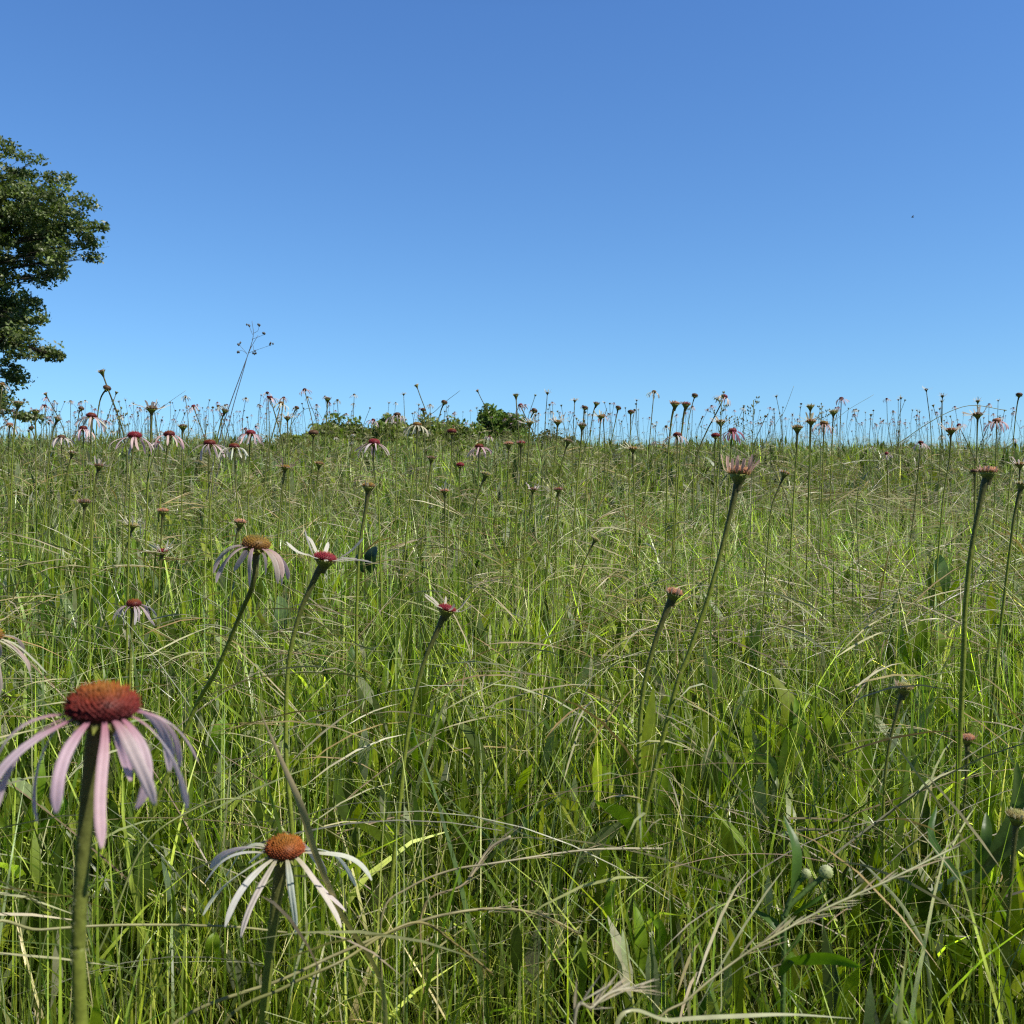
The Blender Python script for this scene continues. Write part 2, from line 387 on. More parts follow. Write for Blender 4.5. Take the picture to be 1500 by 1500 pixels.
def grass_zone(n, r0, r1, expo, nseg, wmul, half=.66, per=34, sp=.020):
    nt_ = n // per
    tx, ty, tr = scatter(nt_, r0, r1, expo, half)            # tufts, each a fan of blades leaning outwards
    k = rng.integers(0, nt_, n); loose = rng.random(n) < .42
    tsz = rng.uniform(.55, 1.35, nt_)
    da = rng.uniform(0, 6.283, n); dr = np.abs(rng.normal(0, sp, n)) * tsz[k]
    lx, ly, lr = scatter(n, r0, r1, expo, half)
    x = np.where(loose, lx, tx[k] + np.cos(da) * dr); y = np.where(loose, ly, ty[k] + np.sin(da) * dr); r = np.hypot(x, y)
    z = ground(x, y); nn = noise2(x, y, 1.2, 5)
    L = rng.gamma(6, 1 / 6, n) * (.23 + .05 * nn) * np.where(loose, .85, .65 + .38 * tsz[k]); L = np.clip(L, .08, .46)
    L *= np.clip(.55 + .45 * (r - .35) / .5, .45, 1)
    az = np.where(loose, rng.uniform(0, 6.283, n), da + rng.normal(0, .7, n))
    lean = np.where(loose, np.abs(rng.normal(0, .34, n)), np.clip(dr / sp * .2, 0, .7) + np.abs(rng.normal(0, .12, n))); bend = rng.normal(.35, .6, n)
    tw = rng.choice([.7, 1.0, 1.5], nt_, p=[.4, .4, .2])[k]
    W = rng.gamma(3, 1 / 3, n) * .0026 * wmul * np.where(loose, 1, tw)
    c = pal(n, GREENS, GW); ct = pal(nt_, GREENS[:5], GW[:5]); c = np.where((loose | (rng.random(n) < .35))[:, None], c, .4 * c + .6 * ct[k])
    pt = noise2(x, y, .8, 9)[:, None]
    c = c * (1 + .25 * pt) * np.where(rng.random((n, 1)) < .08, 1.6, 1.0); c[:, 0] *= (1 + .15 * noise2(x, y, .5, 4))
    far = np.clip((r - 4) / 10, 0, 1)[:, None]
    c = c * (1 - .3 * far) + np.array([.26, .29, .05]) * (.3 * far)
    return ribbons(np.stack([x, y, z - .01], 1), az, lean, bend, L, W, c * .05, c * np.array([1.66, 1.84, 1.85]), nseg, rng.uniform(-1.5, 1.5, n), rng.normal(0, 1.2, n))  # root shade painted into the blade colour, tips lifted
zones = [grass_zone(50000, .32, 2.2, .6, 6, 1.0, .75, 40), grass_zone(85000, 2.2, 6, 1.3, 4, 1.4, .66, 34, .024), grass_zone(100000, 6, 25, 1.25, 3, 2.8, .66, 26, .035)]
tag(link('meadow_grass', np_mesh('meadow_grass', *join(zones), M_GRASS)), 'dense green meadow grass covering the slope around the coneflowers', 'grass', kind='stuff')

def stems_zone(n, r0, r1, expo, nseg, wmul, dens_dry=True, Lr=(.42, .8)):
    x, y, r = scatter(n * 2, r0, r1, expo)
    keep = (noise2(x, y, .9, 21) + .5 * noise2(x, y, 3, 22) + .25 * np.clip(x / (y + .5) * 1.5, -1, 1) + rng.normal(0, .45, len(x))) > 0
    x, y, r = x[keep][:n], y[keep][:n], r[keep][:n]; n = len(x)
    z = ground(x, y); L = rng.uniform(Lr[0], Lr[1], n) * np.clip(.6 + .4 * (r - .5) / 1.2, .5, 1)
    az = rng.normal(.15, 1.5, n) + math.pi * (rng.random(n) < .3); lean = np.abs(rng.normal(.15, .2, n)); bend = rng.uniform(.6, 2.0, n)
    c = pal(n, [(.48, .48, .20), (.62, .56, .30), (.32, .40, .10), (.72, .65, .44), (.56, .42, .20)], [.3, .25, .25, .12, .08])
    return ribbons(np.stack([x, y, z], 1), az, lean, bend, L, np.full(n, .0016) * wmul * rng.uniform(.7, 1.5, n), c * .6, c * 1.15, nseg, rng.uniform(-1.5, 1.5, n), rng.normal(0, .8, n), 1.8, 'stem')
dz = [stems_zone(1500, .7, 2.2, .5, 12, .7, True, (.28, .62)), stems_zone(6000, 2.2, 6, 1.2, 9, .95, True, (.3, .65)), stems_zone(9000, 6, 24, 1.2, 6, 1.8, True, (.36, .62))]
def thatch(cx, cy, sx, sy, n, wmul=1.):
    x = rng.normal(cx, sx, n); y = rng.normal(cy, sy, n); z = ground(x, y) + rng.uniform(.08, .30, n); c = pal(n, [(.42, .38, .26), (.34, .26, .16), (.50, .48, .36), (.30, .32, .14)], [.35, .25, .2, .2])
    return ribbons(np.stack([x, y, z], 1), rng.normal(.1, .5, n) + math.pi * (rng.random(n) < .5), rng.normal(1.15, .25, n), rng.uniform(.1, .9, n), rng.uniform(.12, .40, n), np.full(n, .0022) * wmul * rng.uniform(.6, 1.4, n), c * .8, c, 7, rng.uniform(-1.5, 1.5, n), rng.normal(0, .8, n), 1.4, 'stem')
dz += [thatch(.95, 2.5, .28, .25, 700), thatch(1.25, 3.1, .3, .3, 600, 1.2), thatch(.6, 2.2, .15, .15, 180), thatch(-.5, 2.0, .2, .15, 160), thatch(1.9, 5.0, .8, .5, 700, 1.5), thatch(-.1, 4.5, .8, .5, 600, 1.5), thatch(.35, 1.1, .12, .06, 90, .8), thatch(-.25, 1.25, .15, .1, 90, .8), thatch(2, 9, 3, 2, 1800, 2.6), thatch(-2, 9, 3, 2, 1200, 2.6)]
# seed heads: narrow bundles of pale awns on arching stems
def seed_bundles(n, r0, r1, expo, wmul):
    x, y, r = scatter(n, r0, r1, expo); z = ground(x, y); out = []
    az = rng.uniform(0, 6.28, n); H = rng.uniform(.26, .46, n)
    for k in range(7):
        b = np.stack([x + rng.normal(0, .012, n), y + rng.normal(0, .012, n), z + H + rng.normal(0, .03, n)], 1)
        c = pal(n, [(.48, .44, .26), (.42, .32, .14), (.36, .38, .16)], [.5, .25, .25])
        out.append(ribbons(b, az + rng.normal(0, .2, n), rng.normal(1.15, .2, n), rng.uniform(.1, .9, n), rng.uniform(.09, .2, n), np.full(n, .0022) * wmul, c, c * .9, 4, rng.uniform(-1, 1, n), rng.normal(0, .8, n), 1.2, 'leaf'))
    b = np.stack([x - np.cos(az) * .12, y - np.sin(az) * .12, z], 1); c = pal(n, [(.2, .26, .08)], [1])
    out.append(ribbons(b, az, np.full(n, .05), np.full(n, .8), H * 1.12, np.full(n, .0016) * wmul, c * .6, c, 6, np.zeros(n), np.zeros(n), 1.6, 'stem'))
    return out
dz += seed_bundles(110, .8, 2.2, .5, 1.0) + seed_bundles(520, 2.2, 6, 1.2, 1.3) + seed_bundles(700, 6, 22, 1.2, 2.2)
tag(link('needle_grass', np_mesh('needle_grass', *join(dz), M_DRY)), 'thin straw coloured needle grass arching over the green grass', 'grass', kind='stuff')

# low broad leaves filling the sward
def leaf_zone(n, r0, r1, expo, nseg, wmul, half=.66):
    x, y, r = scatter(n, r0, r1, expo, half); z = ground(x, y)
    g = noise2(x, y, 3.2, 33); keep = g + rng.normal(0, .5, n) > -.1
    x, y, r, z = x[keep], y[keep], r[keep], z[keep]; n = len(x)
    L = rng.uniform(.08, .22, n); W = L * rng.uniform(.05, .10, n) * wmul
    c = pal(n, [(.16, .25, .02), (.10, .17, .025), (.22, .32, .03), (.28, .33, .22)], [.4, .3, .2, .1])
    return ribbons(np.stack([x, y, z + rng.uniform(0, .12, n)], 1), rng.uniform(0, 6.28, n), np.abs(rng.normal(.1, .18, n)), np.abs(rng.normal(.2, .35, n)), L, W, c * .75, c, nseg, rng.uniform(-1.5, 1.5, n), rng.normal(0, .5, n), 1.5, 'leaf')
def leaflets(n, r0, r1, expo, wmul, half=.66):
    x, y, r = scatter(n, r0, r1, expo, half); g = noise2(x, y, 2.3, 41); keep = g + rng.normal(0, .35, n) > -.15
    x, y = x[keep], y[keep]; n = len(x); z = ground(x, y)
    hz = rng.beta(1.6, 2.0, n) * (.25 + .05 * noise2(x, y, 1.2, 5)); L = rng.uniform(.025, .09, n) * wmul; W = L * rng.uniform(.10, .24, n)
    c = pal(n, [(.18, .26, .014), (.07, .11, .012), (.33, .41, .02), (.28, .32, .16), (.44, .46, .30)], [.28, .32, .2, .1, .1]) * (.12 + 3.6 * hz[:, None])  # leaflets darken towards the ground: shade deep in the sward painted in
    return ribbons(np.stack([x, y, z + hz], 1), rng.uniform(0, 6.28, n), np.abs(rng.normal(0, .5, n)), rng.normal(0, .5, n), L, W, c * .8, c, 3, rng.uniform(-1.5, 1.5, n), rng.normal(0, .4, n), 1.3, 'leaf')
def broad(n, r0, r1, expo, half=.66):
    x, y, r = scatter(n, r0, r1, expo, half); k = np.round(x * 4) * .25 + rng.normal(0, .03, n); x = np.where(rng.random(n) < .7, k, x); z = ground(x, y)
    L = rng.uniform(.08, .18, n); W = L * rng.uniform(.07, .13, n)
    c = pal(n, [(.22, .30, .015), (.14, .21, .02), (.28, .37, .02), (.33, .34, .20)], [.42, .3, .22, .06])
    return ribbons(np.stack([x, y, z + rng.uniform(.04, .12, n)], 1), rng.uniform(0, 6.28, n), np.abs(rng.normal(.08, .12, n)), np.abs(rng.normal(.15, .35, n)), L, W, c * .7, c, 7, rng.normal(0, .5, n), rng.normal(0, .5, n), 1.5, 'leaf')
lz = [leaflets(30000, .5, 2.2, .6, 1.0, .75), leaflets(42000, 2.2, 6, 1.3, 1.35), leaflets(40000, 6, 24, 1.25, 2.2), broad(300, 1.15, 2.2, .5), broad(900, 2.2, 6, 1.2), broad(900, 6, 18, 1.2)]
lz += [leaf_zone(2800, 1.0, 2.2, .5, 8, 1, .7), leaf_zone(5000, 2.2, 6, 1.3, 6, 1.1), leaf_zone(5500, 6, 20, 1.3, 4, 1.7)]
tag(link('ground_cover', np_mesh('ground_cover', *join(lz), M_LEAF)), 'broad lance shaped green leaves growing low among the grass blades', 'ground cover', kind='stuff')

# ================================================================== TREES AND SHRUBS
def leaf_cloud(blobs, per_m3, size, cols, seed, sub=None, up=.5):
    """blobs: (centre, (rx,ry,rz)); leaves gathered in twig clumps inside each blob"""
    g = np.random.default_rng(seed); P = []; K = []
    for c, rad in blobs:
        rad = np.array(rad); c = np.array(c); vol = 4.19 * rad.prod()
        nsub = max(5, int(vol ** .75 * per_m3[0]))
        d = g.normal(size=(nsub, 3)); d /= np.linalg.norm(d, axis=1)[:, None]
        s = c + d * rad * (g.random((nsub, 1)) ** .45)
        sb = g.uniform(.65, 1.3, nsub)
        for q, b in zip(s, sb):
            n = int(per_m3[1] * g.uniform(.6, 1.4)); rr = per_m3[2] * g.uniform(.6, 1.3)
            dd = g.normal(size=(n, 3)); dd /= np.linalg.norm(dd, axis=1)[:, None]
            P.append(q + dd * rr * (g.random((n, 1)) ** .4) * np.array([1.25, 1.25, .65])); K.append(np.full(n, b))
    P = np.concatenate(P); K = np.concatenate(K); n = len(P)
    nr = g.normal(size=(n, 3)) + np.array([0, 0, up]); nr /= np.linalg.norm(nr, axis=1)[:, None]
    a = np.cross(nr, g.normal(size=(n, 3))); a /= np.linalg.norm(a, axis=1)[:, None]; b = np.cross(nr, a)
    L = (size * g.uniform(.6, 1.4, n))[:, None]
    V = np.stack([P - a * L * .5, P + b * L * .27 + nr * L * .06, P + a * L * .5, P - b * L * .27 + nr * L * .06], 1).reshape(-1, 3)
    F = np.arange(n * 4).reshape(-1, 4)
    cc = np.array(cols)[g.integers(0, len(cols), n)] * (K * g.uniform(.75, 1.25, n))[:, None]
    return V, F, np.repeat(cc, 4, 0)
def branch_pts(a, b, sag, k, g):
    a, b = Vector(a), Vector(b); mid = [a]
    for i in range(1, k):
        t = i / k; p = a.lerp(b, t) + Vector((g.uniform(-1, 1), g.uniform(-1, 1), 0)) * (b - a).length * .04; p.z += sag * math.sin(math.pi * t); mid.append(p)
    return mid + [b]
def oak():
    D = 42.0; S = D / FPX; g = random.Random(4)
    bx = -25.5; base = Vector((bx, D, gz(bx, D) - .1))
    root = empty('oak_tree', base, 'large spreading broadleaf tree with a dark green crown beyond the meadow', 'tree')
    def wp(px, py, dy=0): return (Vector(((px - 750) * S, D + dy, CAMZ + (750 - py) * S)) - base)
    vis = [(-25, 255, 52, 0), (25, 285, 50, .5), (68, 305, 44, -.5), (100, 335, 34, 0), (128, 352, 20, .4), (122, 300, 17, 0), (84, 262, 20, .3), (10, 215, 18, 0), (48, 235, 15, 0),
           (40, 360, 42, 1), (90, 378, 24, -.6), (128, 372, 15, .4), (-10, 370, 50, -1), (20, 410, 26, 0), (62, 403, 20, .4), (85, 400, 10, 0), (5, 455, 22, .5), (30, 470, 17, 0), (42, 500, 24, -.4), (68, 514, 15, 0), (82, 521, 8, 0),
           (0, 500, 28, 0), (10, 535, 17, .4), (-10, 570, 14, 0), (5, 592, 20, 0), (28, 606, 14, .3), (-20, 600, 22, 0), (8, 560, 15, .5), (45, 612, 8, .3), (86, 521, 7, 0), (52, 514, 15, .2), (34, 522, 15, -.2), (15, 548, 22, .3), (-8, 578, 24, 0), (0, 430, 22, .6), (45, 440, 9, 0), (60, 470, 8, 0), (-40, 440, 40, .5), (-45, 330, 60, -2), (0, 320, 40, 2), (145, 330, 9, 0)]
    blobs = []
    for px, py, r, dy in vis:
        blobs.append((wp(px, py, dy * 1.2), (r * S * 1.05, r * S * 1.2, r * S * .85)))
    for i in range(46):
        a = g.uniform(0, 6.28); e = g.uniform(-.5, 1.4); rr = g.uniform(.55, .92)
        p = wp(-140, 395) + Vector((math.cos(a) * math.cos(e) * 6.6 * rr, math.sin(a) * math.cos(e) * 6.6 * rr, math.sin(e) * 6.4 * rr))
        if p.x + base.x < -21.6 - .3: blobs.append((p, (1.5, 1.5, 1.15)))
    V, F, C = leaf_cloud([(tuple(b), r) for b, r in blobs], (11, 40, .34), .17, [(.16, .22, .065), (.21, .265, .08), (.12, .17, .06), (.25, .29, .15)], 5)
    link('crown', np_mesh('crown', V, F, C, M_TREE, False), root)
    bk = (.09, .075, .06); mb = MB()
    tp = [Vector((0, 0, -.2)), Vector((.05, 0, 1.2)), Vector((.0, .1, 3)), Vector((.15, 0, 5.5)), Vector((0, 0, 8.5)), Vector((.2, 0, 11.5))]
    tube(mb, tp, [.62, .46, .38, .3, .18, .06], bk, 12); mb.build('trunk', M_BARK, root)
    for i, (b, r) in enumerate(blobs):
        if (i % 2 and i > 30) : continue
        mb = MB(); low = b.z < 8.6; h = b.z + .9 if low else min(10, b.z * .8); o = Vector((0, 0, h)); p = branch_pts(o, b - Vector((r[0] * .5, 0, 0)) if low else b, .35, 6, g)
        tube(mb, p, [.13, .10, .07, .05, .03, .02, .008], bk, 6)
        for k in range(4):
            q = b + Vector((g.uniform(-1, 1) * r[0], g.uniform(-1, 1) * r[1], g.uniform(-.5, .7) * r[2])) * .9
            tube(mb, branch_pts(p[4], q, -.03, 3, g), [.02, .014, .009, .004], bk, 4)
        mb.build('limb', M_BARK, root)
oak()
def shrub(px0, px1, ptop, D, label, name, cols, size, dens, seed, lumps=9, rough=.5, group=None):
    S = D / FPX; g = random.Random(seed); px0 -= 8; px1 += 8; cx = ((px0 + px1) / 2 - 750) * S
    base = Vector((cx, D, gz(cx, D) - .05)); w = (px1 - px0) / 2 * S
    top = CAMZ + (750 - ptop) * S - base.z + .06 * w + .05
    root = empty(name, base, label, 'shrub', group)
    blobs = []
    for i in range(lumps):
        u = g.uniform(-1, 1); v = g.uniform(-.8, .8); hh = top * (1 - .55 * abs(u) ** 2.2 - .2 * v * v) * g.uniform(.6, 1)
        rr = max(.16, w * g.uniform(.24, .36)); rz = min(hh * .42, rr)
        blobs.append(((u * (w - rr * .8), v * (w - rr * .7), hh - rz), (rr, rr, rz)))
        blobs.append(((u * (w - rr * .9), v * w * .6, max(.2, hh - rz * 2.4)), (rr, rr, rz)))
    V, F, C = leaf_cloud(blobs, dens, size, cols, seed)
    link('foliage', np_mesh('foliage', V, F, C, M_TREE, False), root)
    mb = MB()
    for b, r in blobs[::2]:
        tube(mb, branch_pts((g.uniform(-.08, .08), g.uniform(-.08, .08), 0), b, .05, 4, g), [.025, .02, .014, .01, .005], (.08, .06, .04), 5)
    for k in range(26):                      # shoots standing out of the outline
        b, r = blobs[g.randrange(len(blobs))]; b = Vector(b)
        tube(mb, [b, b + Vector((g.uniform(-.3, .3), g.uniform(-.3, .3), r[2] * 1.25))], [.008, .002], (.1, .12, .05), 4)
    mb.build('branches', M_BARK, root)
YG = [(.21, .29, .06), (.27, .33, .09), (.16, .24, .05), (.34, .34, .16)]
DG = [(.16, .25, .05), (.21, .30, .07), (.11, .18, .045)]
shrub(696, 774, 587, 26, 'rounded dark green bush rising above the crest of the hill', 'round_bush', DG, .12, (130, 32, .15), 3, 13)
SG = 'low shrubs along the crest of the hill'
shrub(440, 590, 615, 17, 'low yellow green shrub at the far end of the thicket, next to the open crest', 'low_shrub', YG, .075, (170, 34, .11), 11, 30, group=SG)
shrub(530, 650, 610, 16.5, 'low yellow green shrub in the middle of the crest thicket, pink flower in front', 'low_shrub', YG, .075, (170, 34, .11), 12, 30, group=SG)
shrub(590, 720, 606, 16, 'tallest yellow green shrub of the crest thicket, just beside the round bush', 'low_shrub', YG, .075, (170, 34, .11), 13, 30, group=SG)
shrub(405, 500, 628, 17, 'lowest flat green shrub fading into the grass of the crest', 'low_shrub', YG, .075, (170, 34, .11), 14, 14, group=SG)
shrub(765, 845, 622, 20, 'small dull green shrub trailing off on the open side of the round bush', 'low_shrub', [(.07, .11, .03), (.09, .12, .04)], .08, (120, 30, .13), 15, 9, group=SG)
shrub(30, 92, 631, 40, 'flat dark distant shrub under the broadleaf tree', 'low_shrub', DG, .12, (40, 24, .16), 16, 9, group=SG)

# ================================================================== CONEFLOWERS
PK = (PINK0, PINK1); PL = (PALE0, PALE1); WH = (WHITE0, WHITE1); CR = ((.5, .42, .25), CREAM1); SL = ((.55, .28, .18), (.85, .60, .46))
F = placed
F(150, 1034, .40, 'A', 102, 'red', (PINK0, (.92, .70, .76)), 'largest coneflower nearest to us, red brown cone and drooping lilac pink petals', [(143, 1075), (131, 1160), (121, 1260), (115, 1380), (118, 1500)], 3, .06, 27, 3, roll=.4, seed=5, pl=(2.7, 3.7, -1.9, -1.0, .5, 1.), pw=.84)
F(417, 1243, .76, 'A', 57, 'orange', (WHITE0, (.95, .92, .82)), 'white petalled coneflower with an orange brown cone, low in front of the grass', [(409, 1290), (401, 1350), (393, 1420), (386, 1500)], 3, .06, 18, 3, roll=.9, seed=8, pl=(3.7, 4.6, -1.15, -.8, .6, .85), pw=1.0)
F(375, 797, 1.05, 'A', 42, 'olive', (PALE0, (.70, .58, .56)), 'leaning coneflower with olive cone and pale pink petals blown sideways', [(372, 850), (352, 900, .02), (318, 980, .04), (275, 1062, .06)], 8, .0, 13, 2)
F(477, 815, 1.0, 'B', 40, 'crimson', (CREAM1, WHITE1), 'coneflower with crimson disc and ragged white petals raised on one side', [(460, 850), (437, 905), (422, 980), (419, 1100), (428, 1220)], 12, .0, 13, 2, pl=(2.8, 4.2, 0, 0, 1, 1))
F(655, 890, 1.1, 'B', 32, 'crimson', (CREAM1, (.78, .7, .58)), 'short coneflower with a bright crimson disc and stubby cream petals, alone in mid meadow', [(640, 925), (618, 980), (598, 1070), (583, 1200), (563, 1400)], 14, -.05, 12, 2, pl=(2.6, 3.4, 0, 0, 1, 1))
F(988, 866, 1.1, 'C', 29, 'salmon', (CREAM1, (.7, .55, .42)), 'greenish half open coneflower with short pink stubs, below the tall closed brush', [(974, 900), (955, 955), (940, 1030), (934, 1160)], 14, .05, 13, 2)
F(1083, 690, 1.1, 'E', 36, 'salmon', ((.62, .34, .10), (.90, .62, .48)), 'tall coneflower still closed like a shaving brush, pink and gold', [(1075, 730), (1058, 800), (1036, 880), (1008, 960), (984, 1030)], 6, -.03, 13, 2)
F(1447, 688, 1.1, 'C', 29, 'salmon', SL, 'tall goblet shaped coneflower bud with a coral rim on a thick straight stem', [(1436, 735), (1422, 810), (1414, 890), (1411, 970)], 2, .0, 14, 2)
F(1325, 1004, 1.1, 'C', 28, 'green', (CREAM1, (.65, .5, .35)), 'low green coneflower bud with a pale fringe above bright grass', [(1315, 1040), (1301, 1100), (1294, 1180), (1294, 1330)], 8, .05, 9, 2)
F(1417, 1079, 1.2, 'C', 24, 'salmon', SL, 'small pink topped coneflower bud on a reddish stem', [(1416, 1120), (1412, 1180), (1404, 1260)], 0, .05, 8, 2)
F(1490, 1192, .95, 'C', 34, 'green', (CREAM1, (.6, .6, .35)), 'pale green coneflower bud cut by the edge of the photo', [(1485, 1240), (1478, 1330)], 4, .1, 11, 2)
F(-22, 930, .85, 'A', 50, 'olive', (CREAM1, (.74, .66, .52)), 'cream petals of a coneflower poking in from the left edge', [(-26, 990), (-36, 1100)], 6, .1, 13, 2)
F(196, 884, 1.65, 'A', 22, 'red', (PALE0, (.72, .62, .66)), 'coneflower low in the grass with short striped white and mauve petals', [(192, 940)], 2, .1, 9, 2)
F(238, 806, 2.0, 'B', 20, 'crimson', (CREAM1, WHITE1), 'small coneflower with a red disc and upright white petals in the grass', [(234, 850), (230, 920)], -2, .05, 7, 2)
F(195, 768, 2.0, 'B', 20, 'green', (CREAM1, CREAM1), 'small cream coneflower cup just beyond the low red disc', [(186, 800), (165, 860)], 8, 0, 7, 2)
F(239, 747, 2.0, 'C', 20, 'salmon', SL, 'coral topped coneflower bud directly above the small red disc', [(236, 790), (233, 860)], 2, 0, 8, 2)
F(352, 763, 1.9, 'C', 22, 'salmon', SL, 'coral coneflower bud right behind the olive coned flower', [(346, 790), (340, 840)], 8, 0, 9, 2)
F(124, 734, 2.3, 'C', 22, 'dark', SL, 'dusky flat topped coneflower bud among the leftmost grass', [(122, 790)], 0, 0, 7, 2)
F(145, 681, 2.0, 'B', 18, 'dark', (G_STEM, (.5, .45, .4)), 'dark spidery coneflower bud under the pink blooms', [(139, 715), (135, 770)], 4, 0, 8, 2)
F(197, 638, 1.8, 'A', 24, 'crimson', PK, 'wide pink coneflower under the tall white spiky one', [(193, 680), (190, 740)], 0, .0, 9, 2)
F(248, 636, 2.0, 'A', 20, 'red', PK, 'pink coneflower with dark red cone beside the wide pink one', [(242, 680), (234, 740)], -3, 0, 8, 2)
F(222, 597, 2.0, 'B', 22, 'dark', WH, 'coneflower with bold white petals standing up against the sky', [(221, 640), (217, 700)], 0, .0, 9, 2)
F(307, 649, 2.0, 'A', 20, 'red', PL, 'dark coned coneflower with few short petals touching a white petalled neighbour', [(306, 700), (308, 760)], 0, 0, 7, 2)
F(343, 654, 2.0, 'A', 18, 'red', WH, 'coneflower with flat white petals spread like a parasol', [(345, 700), (348, 750)], 0, 0, 7, 2)
F(367, 634, 2.7, 'A', 17, 'crimson', PK, 'crimson coned coneflower with hanging pink petals near the dead weed stalk', [(365, 680)], 0, 0, 6, 2)
F(134, 609, 2.5, 'A', 18, 'red', PL, 'pale pink coneflower with one sided petals against the sky', [(133, 660)], 6, 0, 6, 2)
F(157, 568, 2.6, 'D', 15, 'dark', PL, 'bare dark seed head on a bent neck, highest in the leftward group', [(147, 585), (142, 620), (138, 690)], 20, 0, 6, 1)
F(548, 648, 2.1, 'A', 20, 'crimson', PK, 'flat pink coneflower with crimson centre in front of the low shrubs', [(547, 680), (554, 730), (556, 790)], 3, 0, 8, 2)
F(540, 710, 1.6, 'C', 22, 'olive', (CREAM1, CREAM1), 'cream goblet shaped coneflower bud on a long bent stem', [(536, 745), (527, 800), (523, 880), (522, 960)], 3, 0, 9, 2)
F(651, 718, 2.2, 'B', 16, 'salmon', (PALE0, CREAM1), 'small cream coneflower with upright petals, left of the leaning green one', [(652, 770), (650, 840)], 0, 0, 7, 2)
F(712, 693, 2.0, 'C', 18, 'green', (CREAM1, CREAM1), 'greenish yellow coneflower bud on a leaning dark stem', [(702, 720), (690, 760), (684, 820)], 14, 0, 8, 2)
F(702, 654, 2.4, 'A', 15, 'red', PK, 'ragged pink coneflower below the round bush', [(701, 700), (697, 750)], -3, 0, 7, 2)
F(745, 649, 2.4, 'C', 17, 'salmon', SL, 'pinkish coneflower bud below the round bush, nearer one of the pair', [(744, 700), (741, 760)], 0, 0, 7, 2)
F(763, 648, 2.5, 'C', 16, 'crimson', SL, 'reddish coneflower bud below the round bush, second of the pair', [(762, 700), (757, 760)], 0, 0, 7, 2)
F(662, 632, 2.4, 'D', 16, 'red', PL, 'bare dark cone in front of the tallest shrub', [(661, 680), (657, 740)], 0, 0, 6, 2)
F(632, 670, 2.6, 'C', 16, 'dark', SL, 'dusky mauve bud below the thicket', [(628, 700), (622, 750)], 6, 0, 6, 2)
F(674, 681, 3.0, 'D', 14, 'crimson', SL, 'tiny bright red cone in the grass below the thicket', [(673, 720)], 0, 0, 5, 2)
F(611, 622, 2.4, 'A', 16, 'olive', (CREAM1, CREAM1), 'coneflower with dry cream petals spread before the tallest shrub', [(610, 670), (600, 740)], 0, 0, 7, 2)
F(459, 634, 2.5, 'D', 17, 'dark', SL, 'flat dark seed head before the lowest shrub', [(457, 680), (450, 750)], 0, 0, 6, 2)
F(418, 683, 2.1, 'B', 18, 'olive', (CREAM1, (.5, .36, .3)), 'brown green coneflower bud with a wispy crown, in the grass below the lowest shrub', [(413, 720), (408, 780)], 5, 0, 8, 2)
F(468, 678, 2.5, 'C', 16, 'olive', SL, 'tan coneflower bud with a leaning stem between two wispy ones', [(464, 710), (458, 760)], 8, 0, 6, 2)
F(927, 656, 2.1, 'B', 17, 'olive', (CREAM1, CREAM1), 'coneflower with a spread of thin cream petals just under the crest line', [(928, 700), (931, 760)], 0, 0, 7, 2)
F(989, 590, 2.6, 'C', 18, 'salmon', SL, 'tall dusky pink bud against the sky, nearer one of two alike', [(983, 620), (978, 680), (976, 760)], 5, 0, 8, 2)
F(1005, 591, 2.7, 'C', 17, 'crimson', SL, 'tall reddish bud against the sky, beside its dusky twin', [(1000, 620), (995, 680)], 6, 0, 8, 2)
F(1018, 579, 3.2, 'D', 12, 'dark', SL, 'highest tiny dark seed head over the middle crest', [(1010, 610), (1004, 660)], 14, 0, 4, 1)
F(992, 637, 2.3, 'A', 15, 'red', PL, 'low flat coneflower with pale pink petals under the tall twin buds', [(992, 680), (989, 730)], 0, 0, 6, 2)
F(1056, 617, 2.5, 'B', 18, 'olive', WH, 'white fringed coneflower on the crest beside a crimson one', [(1055, 660), (1049, 720)], 0, 0, 7, 2)
F(1073, 631, 2.5, 'A', 15, 'crimson', ((.6, .15, .25), (.65, .3, .4)), 'rose red coneflower with its petals to one side', [(1070, 670), (1067, 720)], 0, 0, 6, 2)
F(1048, 638, 2.8, 'D', 15, 'crimson', SL, 'crimson bare cone between the white fringed bloom and the crest', [(1047, 680)], 0, 0, 5, 2)
F(1150, 692, 1.9, 'C', 18, 'olive', (CREAM1, PALE1), 'coneflower bud with a pale tuft on a stem leaning away to the left', [(1142, 712), (1130, 745), (1125, 800)], 20, 0, 8, 2)
F(1168, 625, 2.3, 'C', 20, 'olive', (CREAM1, CREAM1), 'cup shaped green bud between the crest line and the sky', [(1167, 660), (1163, 720)], 0, 0, 7, 2)
F(1188, 616, 2.5, 'B', 18, 'orange', CR, 'orange centred coneflower with small cream petals beside the green cup', [(1187, 660), (1185, 720)], 0, 0, 6, 2)
F(1187, 594, 3.0, 'C', 15, 'green', CR, 'thin green bud rising straight above the orange centred flower', [(1186, 640)], 0, 0, 5, 1)
F(1207, 620, 2.6, 'A', 14, 'olive', PK, 'coneflower with a blush of pink petals on one side, on the crest', [(1206, 660), (1204, 720)], 4, 0, 6, 2)
F(1221, 602, 3.2, 'C', 16, 'green', CR, 'pale topped bud on a long straight stem against the sky', [(1219, 640), (1217, 700)], 3, 0, 5, 1)
F(1393, 629, 1.9, 'B', 20, 'orange', WH, 'orange coneflower with white petals sweeping one way, on a long curved stem', [(1391, 670), (1383, 720), (1377, 780)], 0, 0, 7, 2)
F(1432, 606, 2.3, 'B', 19, 'dark', WH, 'dark topped coneflower with faint white rays above the coral goblet', [(1431, 650), (1429, 720)], 0, 0, 6, 2)
